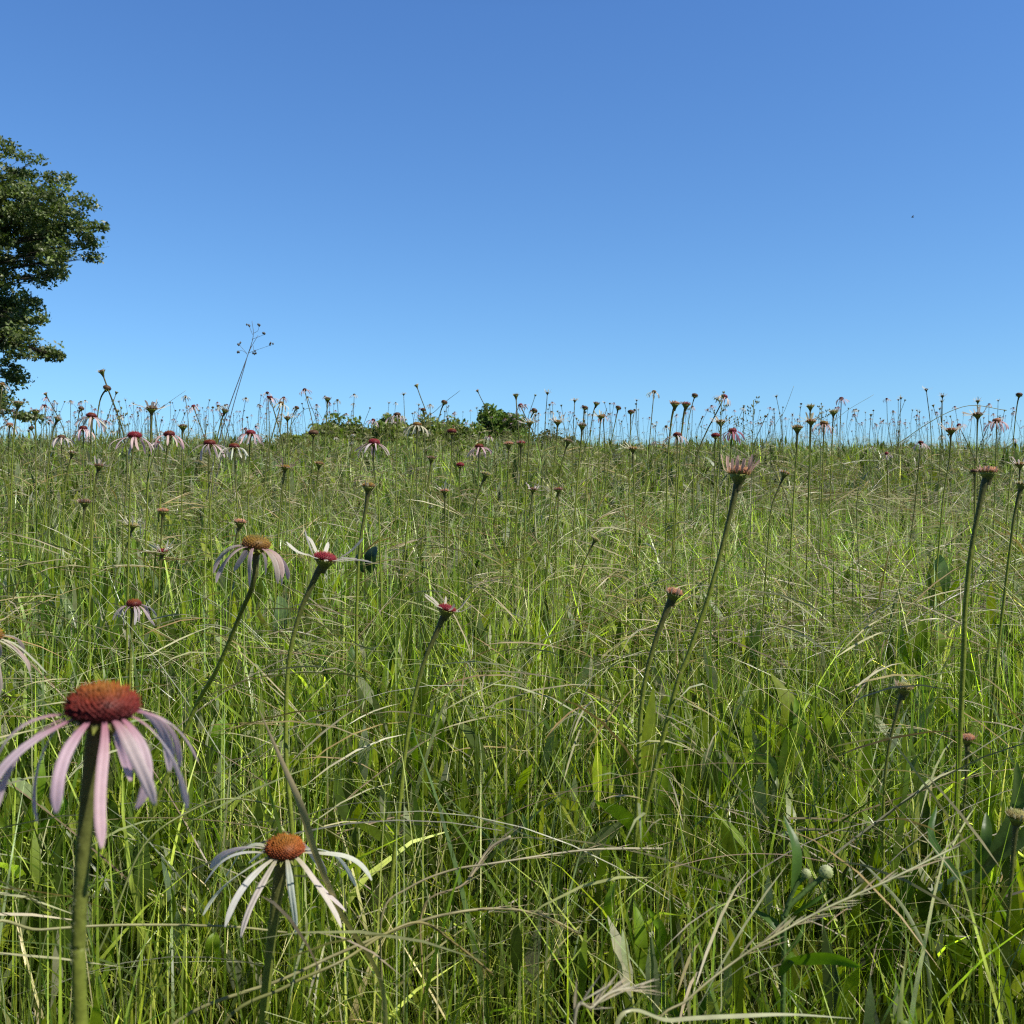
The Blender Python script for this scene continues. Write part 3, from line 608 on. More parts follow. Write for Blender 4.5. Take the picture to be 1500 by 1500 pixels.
F(1460, 616, 2.6, 'A', 14, 'salmon', PK, 'small pink rayed coneflower near the rightmost crest', [(1459, 660)], 0, 0, 5, 2)
F(1493, 578, 2.8, 'D', 12, 'dark', SL, 'highest dark seed head at the rightmost edge', [(1489, 600), (1484, 650)], 6, 0, 5, 1)
F(1494, 679, 2.3, 'B', 18, 'olive', (CREAM1, PALE1), 'wispy coneflower half cut by the frame beside the coral goblet', [(1493, 720), (1490, 770)], 0, 0, 6, 2)
F(1497, 708, 1.7, 'C', 18, 'green', CR, 'plain green bud leaning at the frame edge below the wispy one', [(1488, 745), (1480, 800)], 14, 0, 8, 2)
F(1427, 690, 2.2, 'D', 13, 'dark', SL, 'little dark bud tucked close beside the stem of the coral goblet', [(1428, 720), (1427, 770)], 0, 0, 6, 1)
F(873, 789, 1.9, 'C', 14, 'green', CR, 'small green nodding bud on a dark crooked stem, deep in the grass', [(864, 806), (852, 835), (846, 880)], 30, 0, 7, 2)
F(818, 716, 2.2, 'C', 16, 'red', SL, 'dull red bud standing alone in the middle grass', [(817, 760), (814, 820)], 0, 0, 6, 2)
F(781, 716, 2.3, 'B', 15, 'dark', (PALE0, PALE1), 'mauve bud with a side tuft below the round bush', [(777, 750), (770, 810)], 8, 0, 6, 2)
F(783, 601, 3.0, 'D', 12, 'dark', SL, 'dark round seed head leaning over the side of the round bush', [(775, 620), (768, 660)], 25, 0, 5, 1)
F(776, 618, 2.4, 'B', 15, 'green', WH, 'green coneflower with thin white petals before the round bush', [(774, 660), (770, 740)], 0, 0, 7, 2)
F(817, 617, 2.5, 'B', 16, 'olive', WH, 'spiky white rayed coneflower rising above the small dull shrub', [(814, 660), (808, 720)], 2, 0, 6, 2)
F(833, 645, 2.2, 'C', 15, 'dark', CR, 'brownish bud on a leaning stem under the small dull shrub', [(826, 668), (818, 710)], 18, 0, 7, 2)
F(853, 622, 2.6, 'C', 16, 'dark', CR, 'dark stout bud at the start of the open crest', [(851, 650), (846, 700)], 5, 0, 7, 2)
F(857, 597, 3.2, 'D', 11, 'dark', SL, 'dark seed head at the start of the open crest, lower of two tall neighbours', [(853, 630)], 8, 0, 5, 1)
F(874, 590, 3.0, 'C', 12, 'dark', SL, 'tall dark bud with a curved neck over the open crest', [(868, 610), (863, 660)], 14, 0, 5, 1)
F(880, 609, 3.0, 'B', 14, 'olive', CR, 'flat topped green coneflower beside the tall curved neck', [(878, 650)], 0, 0, 5, 1)
F(906, 597, 3.3, 'D', 11, 'dark', SL, 'small round seed head bowing over the open crest', [(902, 615), (894, 660)], 26, 0, 5, 1)
F(924, 603, 3.2, 'D', 12, 'dark', SL, 'straight stemmed dark seed head past the bowing one', [(923, 650)], 2, 0, 5, 1)
F(480, 583, 2.6, 'C', 13, 'dark', WH, 'tall thin bud with a white tip alone against the sky', [(478, 620), (475, 680)], 3, 0, 5, 1)
F(421, 611, 2.8, 'B', 14, 'dark', WH, 'ragged bud with a white fleck left of the tall white tipped one', [(422, 660)], 0, 0, 5, 1)
F(435, 597, 3.0, 'D', 9, 'dark', SL, 'very small dark bud with a nodding neck near the dead weed stalk', [(428, 612), (424, 650)], 25, 0, 4, 1)
F(27, 589, 2.3, 'C', 18, 'olive', CR, 'green bud in front of the lowest foliage of the broadleaf tree', [(22, 620), (18, 680)], 6, 0, 7, 1)
F(52, 601, 2.6, 'C', 16, 'dark', CR, 'dark cup bud just past the lowest foliage of the tree', [(52, 650)], 0, 0, 6, 1)
F(85, 612, 2.8, 'C', 14, 'dark', CR, 'small bud leaning out of the leftmost crest', [(78, 630), (72, 670)], 20, 0, 6, 1)
F(119, 598, 3.2, 'D', 11, 'dark', SL, 'tiny seed head leaning toward the pale pink one sided bloom', [(113, 620)], 16, 0, 4, 1)
F(582, 607, 2.9, 'A', 13, 'dark', PL, 'small drooping pale coneflower over the middle shrub', [(581, 650)], 0, 0, 5, 1)
F(620, 600, 3.0, 'D', 10, 'dark', SL, 'tiny dark head over the tallest shrub, lower of two', [(619, 640)], 0, 0, 4, 1)
F(651, 589, 2.9, 'D', 12, 'dark', SL, 'small dark head leaning above the tallest shrub, upper of two', [(645, 605), (638, 640)], 18, 0, 5, 1)
F(106, 662, 2.6, 'C', 15, 'dark', CR, 'brown bud on a long leaning stem in front of the white cluster', [(97, 700), (92, 760)], 10, 0, 5, 1)
F(330, 600, 2.6, 'C', 14, 'dark', CR, 'dark bud crossing the foot of the dead weed stalk', [(322, 625), (315, 670)], 14, 0, 6, 1)
F(268, 623, 2.6, 'C', 18, 'dark', CR, 'stout dark bud between the pink blooms and the dead weed stalk', [(267, 660)], 0, 0, 6, 1)
F(90, 640, 2.9, 'A', 14, 'dark', PL, 'pale lilac coneflower in the white cluster near the tree', [(91, 680)], 0, 0, 5, 1)
F(122, 627, 2.9, 'A', 15, 'red', PK, 'soft pink coneflower in the white cluster near the tree', [(122, 680)], 0, 0, 5, 1)
F(14, 622, 3.1, 'A', 13, 'salmon', WH, 'white coneflower at the leftmost edge beneath the tree', [(13, 660)], 0, 0, 5, 1)
n_hand = sum(1 for o in COL.objects if o.parent is None and o.name.startswith('coneflower'))

# ---- smaller ones up the slope: prototypes with parts, then copies
def proto(kind, cone, cols, detail, seed, flat):
    random.seed(seed); H = 1.0  # stem length is scaled per copy through the stem object only
    Rr = .0095
    lean = random.uniform(-.12, .12); P = [Vector((0, 0, 0)), Vector((lean * .3, random.uniform(-.03, .03), .3)), Vector((lean * .2, 0, .56)), Vector((lean * .8, 0, .75))]
    pts = catmull(P, 4); ax = (pts[-1] - pts[-2]).normalized(); pts[-1] = pts[-1] - ax * Rr
    n = len(pts); mb = MB(); tube(mb, pts, [.0021 - .0003 * i / n for i in range(n)], [lerp(G_STEM, G_STEMD, i / n) for i in range(n)], 5)
    M = axis_matrix(P[-1], ax)
    parts = [('stem', mb.mesh('stem', M_STEM), Matrix())]
    hp = head_parts(kind, Rr, cone, cols, .0026, detail, seed)
    if flat:
        hd = MB()
        for nm, pm, mat in hp: hd.merge(pm)
        parts.append(('flower_head', hd.mesh('flower_head', M_PETAL if kind in 'AB' else M_STEM), M))
    else:
        parts += [(nm, pm.mesh(nm, mat), M) for nm, pm, mat in hp]
    return parts
KINDS = [('A', 'red', PK, 'pink'), ('A', 'crimson', PL, 'pale'), ('A', 'olive', WH, 'white'), ('B', 'olive', CR, 'cream'), ('B', 'dark', WH, 'whiteup'), ('C', 'salmon', SL, 'bud'), ('C', 'dark', CR, 'dbud'), ('C', 'green', CR, 'gbud'), ('D', 'dark', SL, 'bare')]
LOOK = {'pink': 'pink coneflower with drooping petals', 'pale': 'pale pink coneflower with drooping petals', 'white': 'white coneflower with drooping petals',
        'cream': 'coneflower with thin cream petals spread wide', 'whiteup': 'coneflower with upright white petals', 'bud': 'coral topped coneflower bud', 'dbud': 'dark coneflower bud on a thin stem',
        'gbud': 'green coneflower bud on a thin stem', 'bare': 'bare round dark seed head on a thin stem'}
LOOK = {k: v.replace(' on a thin stem', '') for k, v in LOOK.items()}
W_ = [.12, .14, .12, .14, .12, .10, .11, .09, .06]
near_p = [[proto(k, c, cc, 1, 100 + i * 3 + j, False) for j in range(2)] for i, (k, c, cc, _) in enumerate(KINDS)]
far_p = [[proto(k, c, cc, 0, 200 + i * 3 + j, True) for j in range(3)] for i, (k, c, cc, _) in enumerate(KINDS)]
N_FAR = 300 - n_hand
g = random.Random(77); made = 0
taken = []
while made < N_FAR:
    r = 3.0 + (g.random() ** .8) * 8.5
    ang = g.uniform(-.5, .5)
    if g.random() > .72 + .35 * (-ang) + .25 * math.sin(ang * 17 + 1): continue
    x = r * math.sin(ang); y = r * math.cos(ang)
    if abs(x) > y * .515: continue
    if any((x - a) ** 2 + (y - b) ** 2 < .05 for a, b in taken): continue
    taken.append((x, y))
    i = g.choices(range(len(KINDS)), W_)[0]
    if ang < -.15 and g.random() < .62: i = g.choice([0, 1, 2])
    near = r < 4.6; P = g.choice((near_p if near else far_p)[i]); s = g.uniform(.78, 1.2)
    z = gz(x, y); px = 750 + x / y * FPX; py = 750 - (z + .75 * s - CAMZ) / y * FPX
    where = 'in the grass' if py > 640 else 'against the sky'
    zone = 'near the tree' if px < 330 else 'by the shrubs' if px < 850 else 'on the open crest' if px < 1200 else 'at far right'
    if py > 640: zone = {'near the tree': 'on the tree side', 'by the shrubs': 'toward the shrubs', 'on the open crest': 'in right middle', 'at far right': 'at far right'}[zone]
    dist = 'small' if r < 7 else 'tiny far'
    root = empty('coneflower', (x, y, z - .01), f'{dist} {LOOK[KINDS[i][3]]} {where} {zone}', 'coneflower')
    root['group'] = f'{dist} {KINDS[i][3]} coneflowers {where} {zone}'.replace('whiteup', 'white rayed').replace('dbud', 'dark budded').replace('gbud', 'green budded')
    root.rotation_euler = (g.uniform(-.1, .1), g.gauss(.06, .12), g.uniform(0, 6.28)); root.scale = (s,) * 3
    fat = 1.0 if r < 6 else 1 + (r - 6) * .035
    for nm, me, M in P:
        o = link(nm, me, root); o.matrix_local = M
    made += 1

# ---- past the 300 nearest: one mass of tiny far flowers along the crest
hd = {}
for mi, mat in (('p', M_PETAL), ):
    V = []; Fq = []; C = []; off = 0; cache = {}
    k = 0
    while k < 560:
        r = 10.5 + 14 * g.random(); ang = g.uniform(-.5, .5)
        x = r * math.sin(ang); y = r * math.cos(ang)
        if noise2(np.array([x]), np.array([y]), .45, 61)[0] + g.uniform(-.9, .9) + .35 * (ang < -.15) < -.1: continue
        i = g.choices(range(len(KINDS)), [.15, .17, .18, .13, .10, .04, .09, .06, .08])[0]; j = g.randrange(3); key = (i, j)
        if key not in cache:
            mb = MB()
            for nm, me, M in far_p[i][j]:
                cols = [tuple(d.color)[:3] for d in me.color_attributes['Col'].data]; mb.add([M @ v.co for v in me.vertices], [tuple(p.vertices) for p in me.polygons], cols)
            tri = []
            for f in mb.f:
                for q in range(1, len(f) - 1): tri.append((f[0], f[q], f[q + 1]))
            cache[key] = (np.array([tuple(v) for v in mb.v]), np.array(tri), np.array(mb.c))
        v, f, c = cache[key]; s_ = g.uniform(.78, 1.15); a = g.uniform(0, 6.28); tx, ty = g.gauss(0, .12), g.gauss(0, .12)
        R_ = np.array([[math.cos(a), -math.sin(a), tx], [math.sin(a), math.cos(a), ty], [0, 0, 1]])
        w_ = v.copy(); head = np.clip((v[:, 2] - .70) / .05, 0, 1)[:, None]; cen = v[v[:, 2] > .70].mean(0)
        w_ = w_ + (w_ - cen) * head * .3
        V.append(w_ @ R_.T * s_ + np.array([x, y, gz(x, y)])); Fq.append(f + off); C.append(c); off += len(v); k += 1
tag(link('coneflower_mass', np_mesh('coneflower_mass', np.concatenate(V), np.concatenate(Fq), np.concatenate(C), M_PETAL)), 'hundreds of tiny far coneflowers crowding the crest of the hill', 'coneflowers', kind='stuff')

# ================================================================== SINGLE PLANTS
def rel(pts, base): return [Vector(p) - base for p in pts]
# tall dead weed stalk against the sky
def weed():
    d = 5.2; base = Vector((at(300, 700, d).x, d, 0)); base.z = gz(base.x, base.y)
    K = 1.25
    root = empty('dead_weed_stalk', base, 'tall dry branching weed stalk standing out against the sky', 'dry plant')
    br = (.15, .15, .15)
    def ln(pl, r0, r1, nm='stem', heads=(), dd=0):
        P = rel([at(a, b, d + dd) for a, b in pl], base); mb = MB(); c = catmull(P, 5); n = len(c)
        tube(mb, c, [K * (r0 + (r1 - r0) * i / n) for i in range(n)], br, 6); o = mb.build(nm, M_STEM, root)
    b0 = (300, 760)
    ln([(302, 735), (312, 680), (331, 610), (354, 545), (363, 520), (371, 492), (369, 470)], .0026, .0008)
    ln([(308, 735), (322, 680), (339, 605), (356, 545), (365, 515), (378, 491)], .0024, .0007, dd=.01)
    for pl in ([(364, 517), (378, 512), (398, 505)], [(362, 518), (353, 508), (350, 503)], [(362, 519), (356, 514), (349, 514)], [(369, 497), (380, 493), (387, 490)], [(370, 490), (366, 480), (364, 475)], [(372, 488), (378, 484), (379, 477)], [(364, 516), (370, 505), (372, 516)]):
        ln(pl, .0009, .0005, 'twig')
        e = at(*pl[-1], d) - base; mb = MB()
        for k in range(4):
            q = e + Vector((random.uniform(-1, 1), random.uniform(-1, 1), random.uniform(-1, 1))) * .009
            mb.add([q + Vector(v) * .0056 for v in ((1, 0, 0), (0, 1, 0), (-1, 0, 0), (0, -1, 0), (0, 0, 1.4), (0, 0, -1.4))], [(0, 1, 4), (1, 2, 4), (2, 3, 4), (3, 0, 4), (1, 0, 5), (2, 1, 5), (3, 2, 5), (0, 3, 5)], br)
        mb.build('seed_head', M_STEM, root)
weed()
# open grass panicles against the sky
def panicle(px, py, d, h, label, seed):
    g = random.Random(seed); base = at(px, py, d); base.z = gz(base.x, d)
    root = empty('panicle_grass', base, label, 'grass plant', 'airy grass panicles against the sky')
    top = at(px, py, d).z - base.z; mb = MB()
    P = catmull([Vector((-.02, 0, 0)), Vector((-.01, 0, top * .5)), Vector((0, 0, top))], 8); tube(mb, P, [.0009] * len(P), (.16, .2, .08), 4); mb.build('stem', M_STEM, root)
    mb = MB()
    for k in range(16):
        z = top - h * (k / 16) ** .9; a = g.uniform(0, 6.28); L = (.012 + .05 * (k / 16)) * g.uniform(.6, 1.1)
        b = Vector((0, 0, z)); e = b + Vector((math.cos(a) * L, math.sin(a) * L, L * .55)); tube(mb, [b, (b + e) / 2 + Vector((0, 0, -.001)), e], [.0004, .0003, .0003], (.2, .24, .1), 3)
        for q in (e, (b + e) / 2 + Vector((0, 0, .003)), b.lerp(e, .8)):
            mb.add([q + Vector(v) * .0016 for v in ((1, 0, 0), (0, 1, 0), (-1, 0, 0), (0, -1, 0), (0, 0, 2), (0, 0, -2))], [(0, 1, 4), (1, 2, 4), (2, 3, 4), (3, 0, 4), (1, 0, 5), (2, 1, 5), (3, 2, 5), (0, 3, 5)], (.2, .22, .1))
    mb.build('panicle', M_STEM, root)
panicle(1057, 578, 2.3, .11, 'airy green grass panicle above the white fringed coneflower', 1)
panicle(1104, 586, 2.4, .10, 'airy green grass panicle over the bare middle of the crest', 2)
panicle(1204, 594, 2.8, .10, 'faint grass panicle beside the pale topped bud', 3)
panicle(176, 600, 2.2, .10, 'loose grass panicle between the pink blooms near the tree', 4)
# single grass stalks one can follow
def stalk(name, pl, d, r0, r1, col0, col1, label, flat=False, seed_tail=0, group=None):
    if not isinstance(d, (list, tuple)): d = [d] * len(pl)
    W = [at(a, b, dd) for (a, b), dd in zip(pl, d)]
    base = Vector((W[0].x, W[0].y, gz(W[0].x, W[0].y)))
    root = empty(name, base, label, 'grass stalk' if name != 'grass_blade' else 'grass blade', group)
    if W[0].z - base.z > .02: W = [base, base.lerp(W[0], .6) + Vector((0, 0, .02))] + W
    P = catmull(rel(W, base), 8); n = len(P); mb = MB()
    cc = [lerp(col0, col1, i / n) for i in range(n)]; rr = [r0 + (r1 - r0) * i / n for i in range(n)]
    if flat: strap(mb, P, [q * min(1, .1 + 5 * i / n, .06 + 3.0 * (1 - (i + 1) / n)) for i, q in enumerate(rr)], cc, 3, 0, (P[-1] - P[0]).cross(Vector((0, 1, 0))).normalized() + Vector((0, .45, 0)), .3, .5)
    else: tube(mb, P, rr, cc, 6)
    mb.build('blade' if flat else 'stem', M_GRASS if flat and col1[1] > col1[0] * 1.15 else M_DRY, root)
    if seed_tail:
        mb = MB(); k0 = int(n * (1 - seed_tail)); g = random.Random(int(pl[0][0]))
        for k in range(k0, n - 1):
            for j in range(1):
                t = (P[min(k + 1, n - 1)] - P[k]).normalized(); a, b = frame_of(t); w = g.uniform(0, 6.28); s = (a * math.cos(w) + b * math.sin(w))
                L = g.uniform(.012, .03); q = P[k] + s * r1; strap(mb, [q, q + t * L * .5 + s * L * .12, q + t * L + s * L * .24], [.0003, .0008, .0001], [lerp(col1, (.5, .4, .25), g.random())] * 3, 3, 0, None, .3)
        mb.build('seed_spike', M_DRY, root)
ST0 = (.16, .22, .05); ST1 = (.36, .36, .15); DRY0 = (.36, .27, .14); DRY1 = (.48, .38, .22)
SGp = 'long arching grass stalks in the foreground'
stalk('grass_stalk', [(246, 1510), (420, 1432), (500, 1395), (623, 1347), (720, 1331), (790, 1340), (850, 1368)], [.78, .8, .82, .84, .86, .88, .9], .0016, .0012, ST1, (.42, .36, .18), 'long arching yellow green stalk running from the bottom edge past the white coneflower', seed_tail=.28, group=SGp)
stalk('grass_stalk', [(325, 1510), (420, 1445), (500, 1408), (570, 1365), (620, 1352), (670, 1385), (720, 1425)], [.72, .74, .76, .8, .82, .85, .88], .0016, .0010, ST0, (.42, .33, .14), 'lower arching stalk bending to a drooping tip beneath its longer twin', seed_tail=.25, group=SGp)
stalk('grass_stalk', [(560, 1450), (500, 1340), (462, 1252), (440, 1180), (410, 1110), (380, 1040)], [.80, .75, .72, .7, .7, .7], .0016, .0034, (.30, .36, .08), (.66, .50, .32), 'dry tan grass blade standing crooked behind the white coneflower', flat=True)
stalk('grass_stalk', [(955, 1530), (1010, 1462), (1085, 1402), (1150, 1362), (1215, 1328), (1300, 1290), (1405, 1238)], [.60, .61, .63, .64, .66, .69, .72], .0007, .0008, (.42, .36, .16), (.42, .44, .24), 'pale furry seed spike slanting across the lower corner', seed_tail=.5, group=SGp)
stalk('grass_stalk', [(900, 1512), (985, 1494), (1080, 1488), (1160, 1486), (1250, 1492)], [.55, .57, .6, .62, .64], .0010, .0015, ST1, (.55, .56, .36), 'pale green blade lying flat along the bottom edge', flat=True)
stalk('grass_stalk', [(840, 1515), (868, 1475), (900, 1452), (945, 1446)], [.52, .53, .54, .56], .0009, .0008, (.42, .38, .24), (.52, .48, .34), 'blurred furry grass tip curling up from the bottom edge', seed_tail=.6, group=SGp)
stalk('grass_stalk', [(-20, 1372), (60, 1362), (180, 1355), (330, 1357), (420, 1366)], [.7, .72, .75, .8, .84], .0013, .0009, ST1, (.40, .38, .18), 'level pale stalk passing behind the stem of the largest coneflower', group=SGp)
stalk('grass_stalk', [(100, 1500), (160, 1360), (210, 1240), (275, 1190), (340, 1170), (430, 1190), (520, 1240)], [.9, .92, .95, .98, 1.0, 1.04, 1.1], .0012, .0008, ST0, ST1, 'thin green stalk arching between the two nearest coneflowers', group=SGp)
stalk('grass_stalk', [(660, 1265), (655, 1310), (650, 1250), (690, 1190), (745, 1100), (790, 1060), (850, 1010)][2:], 1.15, .0011, .0008, ST0, ST1, 'thin green stalk sweeping up across the middle grass', group=SGp)
stalk('grass_stalk', [(560, 1340), (600, 1300), (660, 1275), (720, 1265), (860, 1245), (970, 1243)], [.95, .96, .97, .98, 1.02, 1.05], .0010, .0013, (.40, .34, .16), (.46, .42, .28), 'nearly level straw coloured stalk with seeds below mid meadow', seed_tail=.25, group=SGp)
stalk('grass_stalk', [(620, 1330), (680, 1295), (715, 1245), (748, 1225)], [.98, .98, 1.0, 1.0], .0010, .0014, (.42, .3, .1), (.52, .46, .34), 'short golden seed spike pointing up at an angle', seed_tail=.4, group=SGp)
stalk('grass_stalk', [(1360, 1420), (1330, 1340), (1290, 1290), (1262, 1262), (1258, 1258)], [.9, .92, .96, 1, 1], .0020, .0012, (.18, .24, .08), (.40, .42, .26), 'folded pale leaf blade slanting above the furry spike', flat=True)
stalk('grass_stalk', [(1328, 1530), (1318, 1490), (1322, 1440), (1330, 1375)], [.62, .63, .66, .7], .0030, .0010, (.14, .26, .02), (.30, .34, .10), 'bright lime grass blade rising from the bottom edge', flat=True)
stalk('grass_stalk', [(1190, 760), (1260, 706), (1330, 640), (1410, 596), (1475, 601)][1:], 1.9, .0009, .0006, ST0, ST1, 'hair thin stalk arching up over the crest near the coral goblet', group='hair thin stalks rising over the crest')
stalk('grass_stalk', [(1130, 650), (1150, 600), (1163, 565)], 2.2, .0007, .0003, ST0, ST1, 'hair thin straight stalk over the open crest', group='hair thin stalks rising over the crest')
stalk('grass_stalk', [(1190, 660), (1230, 610), (1280, 578)], 2.2, .0007, .0003, ST0, ST1, 'hair thin stalk slanting past the pale topped bud', group='hair thin stalks rising over the crest')
stalk('grass_stalk', [(612, 640), (640, 600), (674, 572)], 2.2, .0010, .0004, ST0, (.12, .12, .07), 'dark thin stalk slanting above the tallest shrub', group='hair thin stalks rising over the crest')
stalk('grass_stalk', [(420, 650), (440, 605), (462, 600), (478, 625)], 2.4, .0008, .0004, ST0, (.2, .2, .1), 'hooked thin stalk beside the tall white tipped bud', group='hair thin stalks rising over the crest')
stalk('grass_stalk', [(205, 640), (235, 600), (272, 572)], 2.2, .0007, .0003, ST0, ST1, 'hair thin stalk slanting beside the bold white petals', group='hair thin stalks rising over the crest')

# leafy plants with broad lance-shaped leaves
def leafy(px, py, d, leaves, label, col, seed, grey=False):
    """leaves: list of (base offset px, tip px,py, width px, curl)"""
    b = at(px, py, d); base = Vector((b.x, d, gz(b.x, d))); root = empty('leafy_plant', base, label, 'plant', 'broad leaved plants in the grass')
    g = random.Random(seed)
    for (ox, oy, tx, ty, w, cl) in leaves:
        A = at(ox, oy, d) - base; B = at(tx, ty, d + g.uniform(-.03, .03)) - base; m = A.lerp(B, .5) + Vector((cl * .03, -.01, .01))
        P = catmull([A, m, B], 7); n = len(P); mb = MB(); W = w / 2 / FPX * d
        c = [v * g.uniform(.85, 1.15) for v in col]
        strap(mb, P, [W * (math.sin(math.pi * min(1, (i / (n - 1)) ** .75)) ** .7 + .03) for i in range(n)], [lerp([v * .7 for v in c], c, i / n) for i in range(n)], 5, 0, Vector((1, g.uniform(-.9, .9), 0)), .28, g.uniform(-.6, .6))
        mb.build('leaf', M_LEAF, root)
    mb = MB(); tube(mb, [Vector((0, 0, -.01)), Vector((0, 0, .03)), Vector((.003, 0, .06))], [.003, .0025, .002], G_STEM, 6); mb.build('stem', M_STEM, root)
LG = (.19, .30, .02); LD = (.09, .16, .035); LGREY = (.22, .28, .13)
leafy(970, 1260, 1.35, [(968, 1260, 975, 1105, 26, 0), (955, 1200, 957, 1005, 26, -.3), (980, 1280, 1000, 1120, 14, .5)], 'pair of broad upright green leaves beside the half open bud stem', LG, 1)
leafy(1135, 1110, 1.5, [(1140, 1110, 1128, 985, 42, .5), (1130, 1140, 1165, 1020, 20, .6)], 'broad bright leaf with a pale folded tip in the right middle grass', LG, 2)
leafy(1045, 1170, 1.4, [(1048, 1180, 1046, 1085, 16, -.5), (1060, 1170, 1058, 1100, 12, .4)], 'narrow grey green leaf pair hanging beside the broad bright leaf', LGREY, 3)
leafy(1115, 1160, 1.35, [(1095, 1105, 1135, 1145, 16, .3), (1110, 1190, 1128, 1128, 12, .4)], 'small pale leaf turned to show its silvery underside', LGREY, 4)
leafy(935, 1430, 1.02, [(940, 1430, 928, 1320, 24, 0), (955, 1420, 950, 1330, 16, .3), (900, 1380, 902, 1290, 20, -.2)], 'three stiff green leaves rising just above the bottom middle', LG, 5)
leafy(1440, 1260, 1.0, [(1425, 1300, 1490, 1115, 22, .5), (1440, 1270, 1500, 1160, 20, .9), (1430, 1280, 1445, 1190, 16, 0), (1415, 1300, 1372, 1180, 14, -.8)], 'clump of long dark leaves beside the pale green edge bud', LD, 6)
leafy(1372, 905, 2.4, [(1368, 895, 1377, 812, 30, 0), (1378, 890, 1366, 830, 22, -.3)], 'grey green upright leaf catching light to the left of the goblet stem', LGREY, 7)
leafy(400, 930, 2.1, [(400, 930, 378, 878, 16, -.3), (405, 930, 408, 872, 20, .4), (402, 935, 425, 885, 12, .6)], 'broad silvery leaf behind the stem of the olive coned flower', LGREY, 8)
leafy(545, 835, 2.3, [(543, 840, 550, 800, 24, 0), (535, 840, 530, 805, 16, -.3)], 'dark blue green leaf behind the long bent stem', (.03, .07, .05), 9)
leafy(500, 1000, 1.7, [(505, 1010, 515, 945, 16, .2), (495, 1010, 480, 950, 12, -.5)], 'dark pointed leaf right of the ragged white coneflower stem', LD, 10)
leafy(330, 1110, 1.5, [(322, 1110, 330, 1052, 26, 0), (335, 1120, 350, 1070, 14, .3)], 'rounded green leaf between the leaning stem and the tan blade', LG, 11)
leafy(635, 1110, 1.4, [(612, 1130, 605, 1060, 16, 0), (648, 1100, 640, 1045, 12, 0), (625, 1180, 618, 1090, 16, 0)], 'slim upright leaves by the short crimson flower stem', LG, 12)
leafy(750, 1260, 1.15, [(748, 1240, 748, 1165, 12, 0), (762, 1260, 765, 1190, 9, .2)], 'pale grey striped leaf standing upright in the middle grass', LGREY, 13)
leafy(1245, 1420, .72, [(1150, 1408, 1262, 1417, 26, 0), (1140, 1430, 1165, 1400, 14, 0)], 'wide bright leaf held level above the bottom edge', (.12, .23, .02), 14)
leafy(1015, 1440, .9, [(1010, 1500, 1030, 1430, 20, .3), (1000, 1500, 985, 1425, 20, -.5), (1020, 1510, 1060, 1450, 16, .5), (1000, 1510, 960, 1460, 16, -.6)], 'fan of dark blue green leaves at the bottom middle', (.13, .22, .05), 15)
leafy(320, 1420, 1.0, [(318, 1420, 316, 1365, 22, 0), (225, 1400, 250, 1290, 10, .5)], 'small round tipped leaf between the two nearest stems', LG, 16)
leafy(30, 1150, 1.2, [(30, 1230, 60, 1100, 14, .5), (20, 1230, -10, 1130, 14, -.5), (40, 1230, 90, 1160, 12, .8)], 'grassy leaf clump behind the largest pink petals', LG, 17)
leafy(1345, 960, 2.0, [(1340, 985, 1350, 900, 20, 0), (1355, 980, 1375, 920, 16, .4), (1330, 980, 1320, 915, 14, -.4)], 'bright green leaves below the grey upright leaf', LG, 18)
# plant with white flower buds
def buds():
    d = .85; base = at(1140, 1400, d); base.z = gz(base.x, d); root = empty('budding_plant', base, 'green plant with two round white green flower buds at its tip', 'plant')
    mb = MB(); P = catmull(rel([base, at(1148, 1400, d), at(1150, 1340, d), at(1175, 1310, d), at(1206, 1284, d)], base), 6); tube(mb, P, [.0022] * len(P), (.12, .2, .05), 7); mb.build('stem', M_STEM, root)
    mb = MB(); P = catmull(rel([at(1152, 1330, d), at(1166, 1298, d), at(1180, 1284, d)], base), 6); tube(mb, P, [.0018] * len(P), (.12, .2, .05), 7); mb.build('stem', M_STEM, root)
    for (x, y, w) in ((1210, 1276, 22), (1181, 1279, 16)):
        c = at(x, y, d) - base; r = w / 2 / FPX * d; mb = MB(); cm = cone_mb(r, r * 1.5, 40, (.62, .72, .25), (.75, .85, .40), (.85, .9, .55), 12, .2, 5); mb.merge(cm, Matrix.Translation(c - Vector((0, 0, r * .7)))); mb.build('flower_bud', M_STEM, root)
    for (ox, oy, tx, ty, w) in ((1162, 1310, 1148, 1195, 18), (1150, 1390, 1100, 1330, 14), (1158, 1340, 1215, 1300, 12), (1148, 1400, 1175, 1345, 10), (1165, 1320, 1180, 1285, 8)):
        A = at(ox, oy, d) - base; B = at(tx, ty, d + .02) - base; P = catmull([A, A.lerp(B, .5) + Vector((.004, -.008, .006)), B], 7); n = len(P); mb = MB(); W = w / 2 / FPX * d
        strap(mb, P, [W * (math.sin(math.pi * min(1, (i / (n - 1)) ** .75)) ** .7 + .03) for i in range(n)], [(.09, .17, .035)] * n, 5, 0, Vector((1, .3, 0)), .25, .3); mb.build('leaf', M_LEAF, root)
buds()
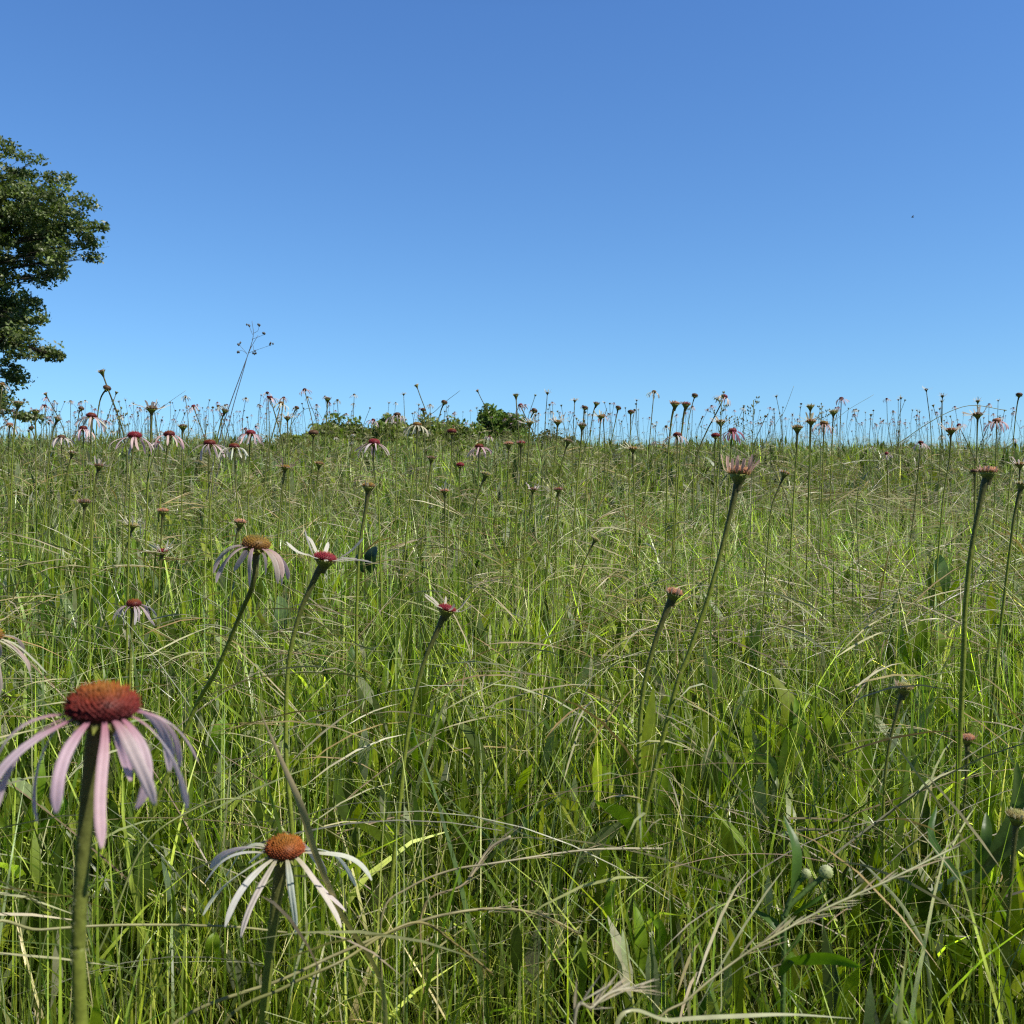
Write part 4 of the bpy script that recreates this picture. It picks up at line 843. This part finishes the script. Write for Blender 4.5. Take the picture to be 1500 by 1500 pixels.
# tiny insect in the sky
def insect():
    p = at(1337, 318, 5.0); root = empty('flying_insect', p, 'tiny dark flying insect high in the clear sky', 'insect')
    mb = MB(); tube(mb, [Vector((-.006, 0, -.001)), Vector((-.003, 0, 0)), Vector((.003, 0, .0005)), Vector((.006, 0, .001))], [.0012, .003, .0026, .0010], (.03, .03, .03), 8); mb.build('body', M_CONE, root)
    for s in (-1, 1):
        mb = MB(); mb.add([Vector((0, 0, .002)), Vector((.003, s * .010, .006)), Vector((-.004, s * .011, .005)), Vector((-.004, s * .002, .002))], [(0, 1, 2, 3)], (.10, .12, .14)); mb.build('wing', M_PETAL, root)
insect()

# ================================================================== LIGHT, SKY, CAMERA
SUN_EL, SUN_AZ = 52, 118          # azimuth from the view direction (+Y) towards +X
sd = Vector((math.sin(R(SUN_AZ)) * math.cos(R(SUN_EL)), math.cos(R(SUN_AZ)) * math.cos(R(SUN_EL)), math.sin(R(SUN_EL))))
sun = bpy.data.lights.new('sun', 'SUN'); sun.energy = 5.0; sun.angle = R(.53); sun.color = (1, .95, .86)
so = bpy.data.objects.new('sun', sun); COL.objects.link(so); so.rotation_euler = (-sd).to_track_quat('-Z', 'Y').to_euler()
w = bpy.data.worlds.new('World'); scene.world = w; w.use_nodes = True; nt = w.node_tree; N = nt.nodes; L = nt.links
bg = N['Background']; bg.inputs[1].default_value = .15
sky = N.new('ShaderNodeTexSky'); sky.sky_type = 'NISHITA'; sky.sun_disc = False; sky.sun_elevation = R(SUN_EL); sky.sun_rotation = R(SUN_AZ)
sky.air_density = 1.0; sky.dust_density = .3; sky.ozone_density = 2.5
hs = N.new('ShaderNodeHueSaturation'); hs.inputs['Saturation'].default_value = 1.0
GAIN = [(0, .52, .80, 1.06), (.12, .56, .84, 1.06), (.22, .56, .85, 1.10), (.45, .53, .83, 1.18), (.60, .30, .42, .58), (1, .19, .22, .26)]  # gain drops overhead, above the view, to cut sky fill light
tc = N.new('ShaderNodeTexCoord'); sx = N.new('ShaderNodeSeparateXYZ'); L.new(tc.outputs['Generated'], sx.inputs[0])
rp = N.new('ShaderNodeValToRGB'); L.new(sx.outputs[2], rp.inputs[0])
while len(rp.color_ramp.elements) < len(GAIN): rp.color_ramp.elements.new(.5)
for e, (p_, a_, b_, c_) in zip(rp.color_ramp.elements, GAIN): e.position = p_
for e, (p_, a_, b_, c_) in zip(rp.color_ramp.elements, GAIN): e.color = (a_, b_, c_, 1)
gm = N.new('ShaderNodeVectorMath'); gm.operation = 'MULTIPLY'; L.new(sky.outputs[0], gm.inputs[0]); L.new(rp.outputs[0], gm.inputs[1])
az_ = N.new('ShaderNodeMapRange'); az_.interpolation_type = 'SMOOTHSTEP'; az_.inputs[1].default_value = -.4; az_.inputs[2].default_value = .75; az_.inputs[3].default_value = .42; az_.inputs[4].default_value = 1  # dims the unseen sky behind the camera, shaped to cut fill light
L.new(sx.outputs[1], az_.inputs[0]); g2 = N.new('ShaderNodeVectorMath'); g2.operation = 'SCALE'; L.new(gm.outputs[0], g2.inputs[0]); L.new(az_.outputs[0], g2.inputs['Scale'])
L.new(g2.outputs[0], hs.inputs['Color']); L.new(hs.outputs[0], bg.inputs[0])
cam = bpy.data.cameras.new('camera'); co = bpy.data.objects.new('camera', cam); COL.objects.link(co)
co.location = (0, 0, CAMZ); co.rotation_euler = (R(90), 0, 0)
cam.sensor_width = 36; cam.lens = 36 * FPX / 1500; cam.clip_start = .02; cam.clip_end = 6000
cam.dof.use_dof = True; cam.dof.focus_distance = 1.9; cam.dof.aperture_fstop = 22
scene.camera = co
scene.view_settings.view_transform = 'Standard'; scene.view_settings.look = 'None'; scene.view_settings.exposure = 0; scene.view_settings.gamma = 1
scene.cycles.max_bounces = 6; scene.cycles.diffuse_bounces = 1; scene.cycles.filter_width = 1.15; scene.cycles.glossy_bounces = 2; scene.cycles.transmission_bounces = 4
scene.cycles.use_denoising = False
